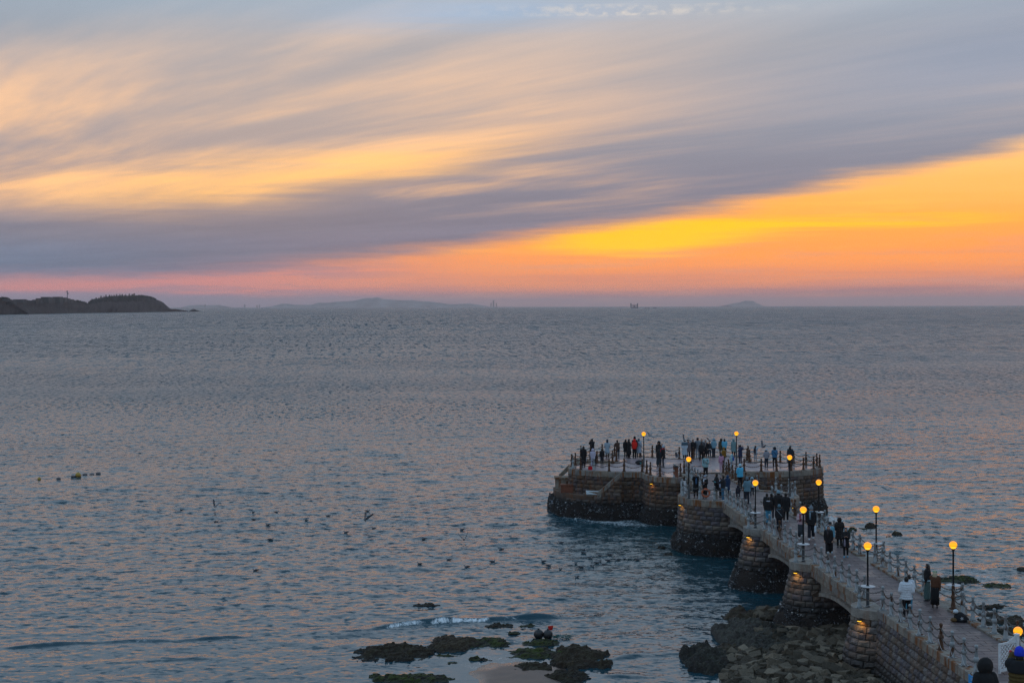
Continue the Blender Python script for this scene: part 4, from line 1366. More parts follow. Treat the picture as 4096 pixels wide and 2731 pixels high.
rock(1860, 2035, 2545, 2590, 1.2, M_ROCK_G, 'long green weedy rock tailing off the humped rock', 3, SHORE, flat=True)
rock(1945, 2045, 2490, 2514, .9, M_ROCK, 'small dark rock just behind the breaking wave', 4, SHORE, flat=True)
rock(2068, 2136, 2491, 2507, .6, M_ROCK_G, 'small green rock right of the one behind the breaking wave', 5, SHORE, flat=True)
rock(2036, 2078, 2522, 2536, .5, M_ROCK_G, 'tiny green rock left of the black floats', 6, SHORE, flat=True)
rock(2095, 2225, 2553, 2582, .8, M_ROCK_G, 'low green strip of rock below the black floats', 7, SHORE, flat=True)
rock(2215, 2425, 2574, 2670, 2.8, M_ROCK, 'largest barnacled rock at the right of the sand spit', 8, SHORE, flat=True)
rock(2045, 2260, 2582, 2632, 1.3, M_ROCK_G, 'bright green mossy rock ridge behind the sand', 9, SHORE, flat=True)
rock(2065, 2195, 2642, 2682, 1.1, M_ROCK, 'low barnacled rock lying on the sand', 10, SHORE, zb=.1, flat=True)
rock(2190, 2350, 2672, 2735, 2.0, M_ROCK, 'barnacled rock ridge at the bottom edge right of the sand', 12, SHORE, flat=True)
rock(1500, 1790, 2684, 2736, 1.6, M_ROCK_G, 'green weedy rock at the bottom edge left of the sand', 13, SHORE, flat=True)
rock(1730, 1830, 2612, 2628, .7, M_ROCK_G, 'low weedy ledge awash between the left rocks', 14, SHORE, flat=True)
rock(1660, 1760, 2412, 2424, .8, M_ROCK, 'low dark rock awash above the breaking wave', 15, SHORE, flat=True)
rock(1780, 1830, 2645, 2656, .5, M_ROCK_G, 'thin weedy rock in the shallows above the green bottom rock', 16, SHORE, flat=True)
rock(1880, 1960, 2622, 2642, .5, M_ROCK_G, 'thin dark ledge at the left tip of the sand spit', 17, SHORE, flat=True)
BANK = 'rock outcrops beside the rubble bank'
rock(2742, 2918, 2562, 2692, 2.2, M_ROCK_B, 'isolated barnacled rock at the seaward tip of the rubble bank', 21, BANK, flat=True)
rock(2880, 3110, 2470, 2580, 3.0, M_ROCK_B, 'big barnacled mound in front of the middle bridge pier', 22, BANK, zb=.1, flat=True)
rock(2905, 3075, 2425, 2500, 2.2, M_ROCK, 'dark weedy rock behind the big barnacled mound', 23, BANK, flat=True)
rock(2945, 3160, 2515, 2628, 2.6, M_ROCK_B, 'lower barnacled mound facing the water left of the rubble', 24, BANK, zb=.15, flat=True)
rock(3060, 3190, 2495, 2560, 2.0, M_ROCK_B, 'pale barnacled rock between the mound and the bridge pier', 25, BANK, zb=.3, flat=True)
rock(2875, 2960, 2560, 2610, 1.0, M_ROCK, 'dark rock wedged beneath the barnacled mound', 26, BANK, zb=.1, flat=True)
rock(3300, 3480, 2655, 2740, 1.6, M_ROCK_B, 'barnacled rock at the foot of the nearest bridge pier', 27, BANK, zb=.6, flat=True)
rock(3440, 3600, 2690, 2760, 1.4, M_ROCK_B, 'barnacled rock at the foot of the masonry wall', 28, BANK, zb=.7, flat=True)
rock(2655, 2685, 2205, 2222, .6, M_ROCK, 'small dark rock in the water left of the bastion foot', 29, BANK, flat=True)
rock(2632, 2662, 2183, 2195, .5, M_ROCK, 'tiny rock awash left of the bastion', 30, BANK, flat=True)
RS = 'rocks in the sea right of the walkway'
for i, (x0, x1, y0, y1, dp, m_, lb) in enumerate([
        (3463, 3499, 2088, 2110, 1.0, M_ROCK, 'tall dark rock farthest out right of the walkway'),
        (3436, 3467, 2104, 2118, .8, M_ROCK_G, 'mossy rock just left of the tall dark sea rock'),
        (3398, 3423, 2107, 2119, .7, M_ROCK_G, 'mossy rock third from the left in the sea row'),
        (3384, 3403, 2112, 2124, .6, M_ROCK_G, 'small mossy rock beside the woman with earmuffs'),
        (3571, 3606, 2127, 2146, 1.0, M_ROCK, 'pointed rock right of the second tall lamp'),
        (3540, 3572, 2140, 2153, .8, M_ROCK_G, 'low mossy rock left of the pointed rock'),
        (3760, 3898, 2298, 2328, 1.6, M_ROCK_G, 'long mossy reef behind the right-hand globe lamp'),
        (3930, 4062, 2328, 2352, 1.4, M_ROCK_G, 'long low reef at the right of the mossy reef'),
        (3895, 4050, 2412, 2434, 1.4, M_ROCK, 'low dark reef near the right edge of the picture'),
        (3955, 4008, 2262, 2276, .8, M_ROCK, 'dark rock awash at the far right'),
        (4070, 4120, 2268, 2284, .9, M_ROCK, 'dark rock cut by the right edge of the picture'),
        (3930, 4010, 2440, 2475, 1.3, M_ROCK, 'dark boulder behind the right railing near the bag'),
        (3985, 4090, 2455, 2500, 1.5, M_ROCK, 'broad boulder behind the right railing'),
        (4030, 4130, 2490, 2545, 1.4, M_ROCK, 'boulder next to the nearest globe lamp'),
        (3900, 3965, 2470, 2500, 1.0, M_ROCK, 'small boulder behind the floodlit right railing'),
        (3960, 4040, 2500, 2535, 1.0, M_ROCK, 'dark boulder close under the right railing')]):
    rock(x0, x1, y0, y1, dp, m_, lb, 40 + i, RS, flat=i > 5)
# rubble: squared broken stones
def rubble_mesh(seed):
    r = random.Random(seed)
    d = (r.uniform(.7, 1.3), r.uniform(.6, 1.0), r.uniform(.35, .8))
    v = []
    for x in (-1, 1):
        for y in (-1, 1):
            for z in (-1, 1):
                v.append(Vector((x * d[0] / 2, y * d[1] / 2, z * d[2] / 2)) * r.uniform(.78, 1.12) + Vector((r.uniform(-.08, .08), r.uniform(-.08, .08), r.uniform(-.06, .06))))
    bm = bmesh.new()
    for q in v:
        bm.verts.new(q)
    bmesh.ops.convex_hull(bm, input=bm.verts)
    bmesh.ops.bevel(bm, geom=bm.edges[:], offset=.025, segments=1, affect='EDGES')
    me = bpy.data.meshes.new('rubble_stone'); bm.to_mesh(me); bm.free()
    me.materials.append(M_RUBBLE)
    return me
RUB = [rubble_mesh(k) for k in range(10)]
rb = random.Random(77); cands = []
tries = 0
while len(cands) < 3200 and tries < 60000:
    tries += 1
    px, py = rb.uniform(2890, 3660), rb.uniform(2440, 2760)
    g = W(px, py, .5)
    z = float(shore_z(g.x, g.y))
    g = W(px, py, z)
    z = float(shore_z(g.x, g.y))
    if z < -.05 or g.x > 18.5:
        continue
    rel = g - ORGP; t_ = rel.dot(NRMP); s_ = 50 + rel.dot(DIRP)
    if s_ < 61.5 and abs(t_) < 2.3:
        continue
    if px < 3160 and 2480 < py < 2600 and rb.random() < .85:
        continue
    size = rb.choice((.14, .18, .22, .26, .30, .36, .50)) * rb.uniform(.8, 1.25)
    cands.append((size / g.y, g.x, g.y, z, size))
cands.sort(reverse=True)
rest = MB()
for k, (_, x, y, z, size) in enumerate(cands):
    E = Euler((rb.gauss(0, .30), rb.gauss(0, .30), rb.uniform(0, 6.28)))
    me = RUB[rb.randrange(10)]
    M = Matrix.Translation((x, y, z + size * rb.uniform(.05, .30))) @ E.to_matrix().to_4x4() @ Matrix.Scale(size, 4)
    if k < 300:
        o = link('rubble_stone', me); o.matrix_basis = M
        tag(o, 'broken squared stone in the rubble bank beneath the walkway', 'stone', 'broken stones of the rubble bank')
    else:
        rest.add([M @ v.co for v in me.vertices], [tuple(p_.vertices) for p_ in me.polygons])
o = link('rubble', rest.build('rubble'), M_RUBBLE)
tag(o, 'smaller broken stones filling the rubble bank', 'rubble', None, 'stuff')
# ================================================================== GULLS
M_GULL = m_obj_color('feathers', .7, 20, .12, .3)
def gull_body(sit):
    rings = []
    prof = [(-.24, .012, .03), (-.17, .045, .035), (-.08, .075, .06), (.02, .085, .075), (.10, .07, .07), (.155, .04, .05)]
    for y, rx, rz_ in prof:
        rings.append([Vector((rx * math.cos(w), y, .05 + rz_ * math.sin(w) + max(0, -y) * .08)) for w in np.linspace(0, 2 * math.pi, 10, endpoint=False)])
    mb = MB().loft(rings)
    mb.tube((0, .11, .08), (0, .165, .165), .042, .034, 8).ell((0, .175, .175), (.037, .05, .037), 8, 6)
    me = mb.build('body', True)
    return me
GB = gull_body(True); GB.materials.append(M_GULL)
BEAK = MB().tube((0, .215, .172), (0, .27, .160), .013, .004, 6).build('beak'); BEAK.materials.append(M_GULL)
FOLD = MB().loft([[Vector((.072 + .018 * math.cos(w) , y, .075 + zz + r_ * math.sin(w))) for w in np.linspace(0, 2 * math.pi, 6, endpoint=False)] for y, r_, zz in ((.09, .02, .01), (.02, .048, .012), (-.10, .040, .018), (-.22, .018, .026), (-.31, .006, .034))]).build('wing', True); FOLD.materials.append(M_GULL)
def spread(up, bend):
    v = []; f = []
    sec = [(0.0, .11, -.09, 0), (.16, .15, -.07, up * .10), (.36, .10, -.06, up * .22 + bend), (.52, .02, -.06, up * .25 + bend * .5), (.66, -.08, -.11, up * .22)]
    for x, yl, yt, z in sec:
        v += [(.05 + x, yl, .09 + z), (.05 + x, yt, .085 + z), (.05 + x, (yl + yt) / 2, .075 + z)]
    for i in range(len(sec) - 1):
        a = i * 3
        f += [(a, a + 3, a + 4, a + 1), (a + 1, a + 4, a + 5, a + 2), (a + 2, a + 5, a + 3, a)]
    f += [(0, 1, 2), (14, 13, 12)]
    me = mesh('wing', v, f)
    me.materials.append(M_GULL)
    return me
def gull(pos, rz, label, group, flying=None, sc=.85, roll=0.0, pitch=0.0):
    rt = thing('gull', pos, label, 'gull', group, rz, sc)
    rt.rotation_euler = (pitch, roll, rz)
    link('body', GB, None, rt, True, color=(.20, .205, .22))
    link('beak', BEAK, None, rt, True, color=(.3, .16, .05))
    if flying is None:
        for s_ in (1, -1):
            w = link('wing', FOLD, None, rt, True, color=(.045, .047, .055)); w.scale = (s_, 1, 1)
    else:
        me = spread(*flying)
        for s_ in (1, -1):
            w = link('wing', me, None, rt, True, color=(.10, .105, .12)); w.scale = (s_, 1, 1)
gr = random.Random(5)
Q = .8503
for k_g, (x, y) in enumerate(sorted([(30, 156), (195, 212), (368, 173), (372, 201), (437, 229), (452, 297), (477, 172), (617, 212), (718, 187), (804, 270), (906, 165), (934, 243), (1170, 293), (1349, 253), (1150, 416), (1287, 391), (1372, 429), (1495, 402), (1533, 341), (378, 444)])):
    w = W(700 + x * Q, 1900 + (y + 5) * Q, 0); w.z = sea_level(w.x, w.y)
    gull(w, gr.choice((1.3, 1.7, -1.2, -1.6, 1.0)) + gr.uniform(-.3, .3), 'gull floating on the open water, ' + nth(k_g + 1) + ' from the left of the scattered birds', 'gulls scattered on the open water')
for k_g, (x, y) in enumerate(sorted([(1733, 400), (1759, 423), (1812, 440), (1815, 319), (1885, 408), (1922, 350), (1925, 366), (1912, 431), (1955, 390), (1964, 425), (1890, 475), (1997, 380), (2000, 399), (1985, 405), (2015, 415), (2047, 374), (2038, 399), (2080, 398), (2115, 388), (2176, 399)])):
    w = W(700 + x * Q, 1900 + (y + 5) * Q, 0); w.z = sea_level(w.x, w.y)
    gull(w, gr.uniform(-3, 3), 'gull floating in the flock before the round bastion, ' + nth(k_g + 1) + ' from the left', 'gulls flocked before the bastion')
FG = 'gulls in flight'
def fly(px, py, Y, rz, label, fl, roll=0.0, pitch=0.0, sc=.88):
    gull(Wy(px, py, Y), rz, label, FG, fl, sc, roll, pitch)
fly(859, 2027, 116, 1.0, 'gull flying low over the water at the far left', (1.6, .10), .5)
fly(1458, 2080, 108, 2.4, 'gull rising upright from the water with wings lifted', (2.4, .15), 0, .9)
fly(1857, 2160, 100, 2.9, 'gull landing on the water with wings raised in a V', (1.9, .12), .15)
fly(2598, 1743, 118, -.9, 'gull gliding just right of the back left platform lamp', (.2, .02), .5)
fly(2738, 1764, 119, 2.2, 'gull with wing raised left of the group at the far rim', (1.2, .15), -.5)
fly(2708, 1828, 116, 1.2, 'gull low over the platform by the far chain railing', (.9, .1), .3)
fly(2763, 1845, 100, 1.4, 'gull gliding in front of the bastion lamp pole', (.1, -.05), .5)
fly(2838, 1764, 118, .6, 'gull flying above the heads of the group at the far rim', (.5, .05), .3)
fly(2204, 2015, 113, 1.3, 'gull settling at the left foot of the platform', (.8, .1), .2)
fly(3052, 1790, 116, 1.9, 'gull beside the person with white jacket on the right lobe', (1.5, .1), -.4)

# ================================================================== FLOATS AND BUOYS
for i, (x, y, r_, c_, lb) in enumerate([(527, 1056, .28, (.34, .21, .02), 'small yellow ball float at the left end of the float line'), (1050, 1017, .46, (.34, .21, .02), 'larger yellow ball float in the middle of the float line')]):
    w = W(x * .2976, 1600 + y * .2976 + 4, 0); w.z = sea_level(w.x, w.y)
    rt = thing('float_buoy', w, lb, 'buoy', 'float line at the left')
    link('ball', MB().ell((0, 0, r_ * .25), r_ * .62, 14, 10).build('ball', True), M_PAINT, rt, True, color=c_)
    link('band', MB().lathe([(r_ * .60, r_ * .18), (r_ * .66, r_ * .20), (r_ * .66, r_ * .30), (r_ * .60, r_ * .32)], 14).build('band'), M_PAINT, rt, True, color=(.25, .14, .02))
    link('eyelet', MB().lathe([(.05, r_ * .84), (.05, r_ * .95), (.02, r_ * .97)], 8).build('eyelet'), M_PAINT, rt, True, color=(.1, .08, .04))
for i, (x, y, wd) in enumerate([(788, 1049, .20), (985, 1025, .22), (1142, 1003, .24), (1235, 990, .24), (1320, 980, .24)]):
    w = W(x * .2976, 1600 + y * .2976 + 3, 0); w.z = sea_level(w.x, w.y)
    o = link('line_float', MB().lathe([(.03, -wd), (.12, -wd * .85), (.15, 0), (.12, wd * .85), (.03, wd)], 10).build('line_float', True), M_PAINT, color=(.13, .11, .11))
    o.location = w + Vector((0, 0, .05)); o.rotation_euler = (0, R(90), .12)
    tag(o, 'small dark cylindrical float, ' + nth(i + 1) + ' from the left on the float line', 'float', 'dark floats of the float line')
w = W(2180, 2551, 0)
for k, (dx_, lb) in enumerate([(-.32, 'left of the pair of black ball floats stranded in the shallows'), (.14, 'right of the pair of black ball floats stranded in the shallows')]):
    rt = thing('ball_float', w + Vector((dx_, -.1 * k, 0)), lb, 'float', 'black floats in the shallows')
    link('ball', MB().ell((0, 0, .20), .25, 14, 10).build('ball', True), M_PAINT, rt, True, color=(.012, .012, .014))
    link('eyelet', MB().lathe([(.05, .43), (.05, .49), (.02, .50)], 8).build('eyelet'), M_PAINT, rt, True, color=(.02, .02, .02))
rt = thing('red_flag', w + Vector((.12, .25, 0)), 'small red flag standing behind the black ball floats', 'flag')
link('stick', MB().tube((0, 0, 0), (.05, 0, .55), .015, n=6).build('stick'), M_PAINT, rt, True, color=(.1, .08, .06))
link('cloth', MB().add([(.03, -.01, .30), (.05, -.01, .55), (.30, -.02, .58), (.27, .03, .36), (.03, .01, .30), (.05, .01, .55), (.30, 0, .58), (.27, .05, .36)], [(0, 1, 2, 3), (7, 6, 5, 4), (0, 4, 5, 1), (1, 5, 6, 2), (2, 6, 7, 3), (3, 7, 4, 0)]).build('cloth'), M_CLOTH, rt, True, color=(.55, .02, .015))
nm = MB(); rn = random.Random(3)
for k in range(70):
    a = Vector((.35 + rn.random() * .95, rn.uniform(-.25, .15), .02 + rn.random() * .12)); nm.tube(a, a + Vector((rn.uniform(-.25, .25), rn.uniform(-.1, .1), rn.uniform(-.06, .08))), .012, n=4)
o = link('fishing_net', nm.build('fishing_net'), M_CLOTH, color=(.03, .10, .09)); o.location = w
tag(o, 'tangle of green fishing net trailing from the black floats', 'net')

# ================================================================== FAR THINGS
# offshore work platform on the horizon
v0 = Wy(2537, 1229.5, 9500); v0.z = 0
rig = thing('work_platform', v0, 'dark offshore work platform with two towers on the horizon', 'platform')
rig.scale = (.80, .80, .80)
M_RIG = plain('dark_steel', (.03, .05, .075), .7, scale=.05)
link('hull', MB().box((0, 0, 5), (58, 30, 10)).build('hull'), M_RIG, rig)
for x in (-27, 0, 27):
    link('leg', MB().box((x, 0, 13), (7 if x else 9, 16, 14)).build('leg'), M_RIG, rig)
link('deck', MB().box((0, 0, 23), (62, 34, 7)).build('deck'), M_RIG, rig)
for x in (-27, 27):
    link('tower', MB().box((x, 0, 32), (9, 14, 14)).box((x - math.copysign(4, x) * -1, 0, 40), (5, 10, 3)).build('tower'), M_RIG, rig)
for k, x in enumerate((-10, 0, 9)):
    link('mast', MB().tube((x, 0, 25), (x + 2, 0, 33 + 4 * (k == 1)), .9, .5, 5).build('mast'), M_RIG, rig)
for o in list(COL.objects):
    if o.parent == rig:
        o.matrix_parent_inverse = Matrix.Identity(4)
for x0, x1, lb in ((460, 537, 'low dark barge right of the offshore platform'), (578, 647, 'second low barge farther right of the offshore platform')):
    v = Wy(2450 + (x0 + x1) / 2 * .2764, 1229.5, 9500); v.z = 0
    bt = thing('barge', v, lb, 'barge', 'low barges on the horizon')
    ln = (x1 - x0) * .2764 * 9500 / F
    link('hull', MB().box((0, 0, 1.2), (ln, 9, 3)).build('hull'), M_RIG, bt, True)
    link('cargo', MB().box((0, 0, 3.2), (ln * .7, 6, 1.2)).build('cargo'), M_RIG, bt, True)
# headland buildings
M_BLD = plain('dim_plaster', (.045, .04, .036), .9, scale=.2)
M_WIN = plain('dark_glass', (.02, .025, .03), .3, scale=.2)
for i, (x0, x1, y0, lb) in enumerate([(152, 260, 191, 'low flat-roofed house at the left of the headland ridge'), (364, 400, 195, 'small low annex left of the stepped block on the headland'), (398, 452, 179, 'stepped lower block left of the tall block on the headland'),
                                       (454, 540, 164, 'tall square block on the headland, left one of two'), (541, 581, 171, 'link building between the two tall blocks on the headland'), (583, 667, 162, 'tall square block on the headland, right one of two'),
                                       (684, 716, 171, 'narrow block left of the radio mast on the headland'), (712, 752, 181, 'low block at the foot of the radio mast'), (752, 790, 191, 'lowest shed right of the radio mast')]):
    a = Wy(x0 * HS, 1130 + y0 * HS, hY(x0 * HS)); b = Wy(x1 * HS, 1130 + y0 * HS, hY(x0 * HS))
    zb = min(head_top(x0).z, head_top(x1).z) - 5; wd = b.x - a.x; h = a.z - zb
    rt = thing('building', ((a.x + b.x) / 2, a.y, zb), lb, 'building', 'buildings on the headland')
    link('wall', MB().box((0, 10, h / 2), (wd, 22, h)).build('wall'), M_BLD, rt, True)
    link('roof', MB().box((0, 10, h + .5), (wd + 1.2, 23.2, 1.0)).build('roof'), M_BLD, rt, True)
    nwn = max(1, int(wd / 6))
    for k in range(nwn):
        if h - 5 > 3.5:
            link('window', MB().box((-wd / 2 + wd * (k + .5) / nwn, -1.02, h - 3.2), (1.8, .2, 1.8)).build('window'), M_WIN, rt, True)
ms = head_top(745); bz = ms.z - 1; tz = Wy(745 * HS, 1130 + 88 * HS, ms.y).z
mr = thing('radio_mast', (ms.x, ms.y, bz), 'thin lattice radio mast on the headland', 'mast')
mh = tz - bz
mb = MB()
for a in (0, 2.09, 4.19):
    mb.tube((1.3 * math.cos(a), 1.3 * math.sin(a), 0), (.5 * math.cos(a), .5 * math.sin(a), mh), .35, .28, 4)
for k in range(12):
    z0, z1 = mh * k / 12, mh * (k + 1) / 12
    for a in (0, 2.09, 4.19):
        mb.tube((1.2 * math.cos(a), 1.2 * math.sin(a), z0), (1.0 * math.cos(a + 2.09), 1.0 * math.sin(a + 2.09), z1), .15, n=4)
link('lattice', mb.build('lattice'), M_RIG, mr, True)
link('antenna', MB().box((2.0, 0, mh * .72), (1.4, 1.4, 5)).build('antenna'), M_RIG, mr, True)
link('antenna', MB().box((-1.4, 0, mh * .9), (1.0, 1.0, 4)).build('antenna'), M_RIG, mr, True)
# trees on the headland dome
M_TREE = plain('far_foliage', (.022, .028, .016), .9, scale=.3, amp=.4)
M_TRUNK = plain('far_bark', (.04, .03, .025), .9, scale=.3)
def crown_mesh(seed):
    r = random.Random(seed); mb = MB()
    for k in range(260):
        z = r.random() ** 1.2; rad = (1 - z) ** .7 * .42 * (0.7 + .5 * math.sin(z * 17 + seed)) + .05
        a = r.uniform(0, 6.28); q = rad * math.sqrt(r.random())
        c = Vector((q * math.cos(a), q * math.sin(a), .18 + z * .82)); s = r.uniform(.04, .09)
        E = Euler((r.uniform(0, 6), r.uniform(0, 6), 0)).to_matrix()
        mb.add([c + E @ Vector(p_) * s for p_ in ((-1, -.5, 0), (1, -.5, 0), (0, 1, .2))], [(0, 1, 2)])
    me = mb.build('crown'); me.materials.append(M_TREE)
    return me
CR = [crown_mesh(k) for k in range(4)]
TRK = MB().tube((0, 0, 0), (0, 0, .75), .035, .012, 6).tube((0, 0, .35), (.14, .02, .5), .012, .006, 4).tube((0, 0, .48), (-.12, .03, .6), .01, .005, 4).build('trunk'); TRK.materials.append(M_TRUNK)
tr = random.Random(11)
xs_ = sorted(list(np.linspace(1018, 1500, 27) + np.array([tr.uniform(-12, 12) for _ in range(27)])) + [1540, 1562, 1590, 1630])
for k, zx in enumerate(xs_):
    g = head_top(zx)
    h = tr.choice((5, 6, 8, 9, 11, 13)) * tr.uniform(.85, 1.15) * (1 if zx < 1500 else .6)
    rt = thing('pine_tree', (g.x, g.y + tr.uniform(-6, 6), g.z - 1.5), 'dark pine on the headland dome skyline, ' + nth(k + 1) + ' from the left', 'tree', 'pines on the headland dome', tr.uniform(0, 6), h)
    link('crown', CR[k % 4], None, rt, True); link('trunk', TRK, None, rt, True)
# scrub covering the dome
sb = MB(); sr = random.Random(4)
for k in range(3600):
    zx = sr.uniform(990, 1720) if sr.random() < .8 else sr.uniform(0, 960)
    g = head_top(zx); ridge = sr.random() < .4; dd = sr.uniform(-6, 3) if ridge else sr.uniform(-26, 8); kx = np.interp(dd, [a for a, b in depth], [b for a, b in depth])
    c = Vector((g.x, g.y + dd, g.z * kx + sr.uniform(-.5, 1.5)))
    for q in range(3):
        e = Euler((sr.uniform(0, 6), sr.uniform(0, 6), 0)).to_matrix(); s = sr.uniform(1.5, 4.2) if ridge else sr.uniform(1.0, 2.8)
        sb.add([c + e @ Vector(p_) * s for p_ in ((-1, -.5, 0), (1, -.5, 0), (0, 1, .2))], [(0, 1, 2)])
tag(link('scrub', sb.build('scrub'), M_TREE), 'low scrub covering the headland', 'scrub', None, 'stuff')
# faint towers on the far shore
for i, (px, ht, wd, lb) in enumerate([(979, 9, 5, 'faint tower block on the far shore left of the hills'), (821, 10, 4, 'faint tower behind the tip of the headland'), (1028, 6, 4, 'faint low tower block nearer the hills'), (1038, 7, 4, 'faint tower block just left of the far hills'), (1964, 13, 4, 'faint tower right of the far hills'), (1974, 23, 6, 'tallest faint tower right of the far hills'), (1986, 12, 4, 'faint slim tower at the right end of the far shore')]):
    v = Wy(px, 1226, 23500); v.z = 0
    k = 23500 / F
    rt = thing('tower_block', v, lb, 'building', 'towers on the far shore')
    link('wall', MB().box((0, 0, (ht * k + 12) / 2), (wd * k, 20, ht * k + 12)).build('wall'), M_BLD, rt, True)
    link('roof', MB().box((0, 0, ht * k + 15), (wd * k * .6, 12, 6)).build('roof'), M_BLD, rt, True)
# ================================================================== PEOPLE
REMESH = []
def remesh(o, voxel, smooth=2):
    md = o.modifiers.new('r', 'REMESH'); md.mode = 'VOXEL'; md.voxel_size = voxel; md.use_smooth_shade = True
    sm = o.modifiers.new('s', 'SMOOTH'); sm.iterations = smooth; sm.factor = .5
    REMESH.append(o)
def capsule(mb, a, b, ra, rb, n=10):
    mb.tube(a, b, ra, rb, n); mb.ell(a, ra * .98, n, 6); mb.ell(b, rb * .98, n, 6)
def oval(z, rx, ry, y=0.0, n=16, x=0.0):
    return [Vector((x + rx * math.cos(2 * math.pi * j / n), y + ry * math.sin(2 * math.pi * j / n), z)) for j in range(n)]
def hand_mesh():
    mb = MB()
    mb.loft([[Vector((x * .042, y * .016, z)) for x, y in ((-.75, -.8), (.75, -.8), (.75, .8), (-.75, .8))] if z > -.01 else [Vector((x * .042, y * .014 + .004, z)) for x, y in ((-1, -1), (1, -1), (1, 1), (-1, 1))] for z in (0, -.035, -.085)])
    for i, (x, L) in enumerate([(-.031, .068), (-.010, .080), (.011, .074), (.031, .056)]):
        a = Vector((x, .004, -.082)); b = a + Vector((0, .012, -L * .55)); c = b + Vector((0, .028, -L * .36))
        mb.tube(a, b, .0095, .0085, 6); mb.tube(b, c, .0088, .0065, 6)
    a = Vector((-.038, .006, -.028)); b = a + Vector((-.026, .018, -.030)); c = b + Vector((-.004, .016, -.028))
    mb.tube(a, b, .012, .0105, 6); mb.tube(b, c, .0105, .008, 6)
    me = mb.build('hand', True); me.materials.append(M_SKIN)
    return me
HAND = hand_mesh()
EYE = MB().ell((0, 0, 0), (.013, .006, .008), 6, 4).build('eye', True); EYE.materials.append(M_HAIR)
MOUTH = MB().ell((0, 0, 0), (.024, .006, .007), 6, 4).build('mouth', True); MOUTH.materials.append(M_SKIN)
PHONE = MB().box((0, 0, 0), (.075, .012, .15)).build('phone'); PHONE.materials.append(M_PAINT)
# arm poses for the right side (x>0): elbow, wrist; mirrored for the left
ARMS = {
    'down': ((.245, -.02, 1.13), (.255, .05, .88)),
    'pocket': ((.285, -.05, 1.14), (.20, .10, .96)),
    'photo': ((.215, .20, 1.27), (.065, .30, 1.50)),
    'hold': ((.24, .06, 1.13), (.09, .28, 1.20)),
    'reach': ((.22, .22, 1.22), (.17, .46, 1.25)),
    'lean': ((.23, .16, 1.14), (.16, .36, 1.04)),
    'up': ((.25, .12, 1.34), (.16, .22, 1.55)),
    'wide': ((.30, -.03, 1.14), (.30, .02, .90)),
    'fold': ((.25, .10, 1.14), (-.05, .20, 1.16)),
}
SKIN = (.42, .25, .18)
BLK, NAVY, GREY = (.010, .010, .012), (.014, .02, .05), (.12, .13, .14)
JEAN, DJEAN, LJEAN = (.035, .07, .12), (.018, .026, .042), (.06, .22, .34)
WHITE, PALE = (.55, .57, .60), (.40, .45, .50)
SPEC = 0
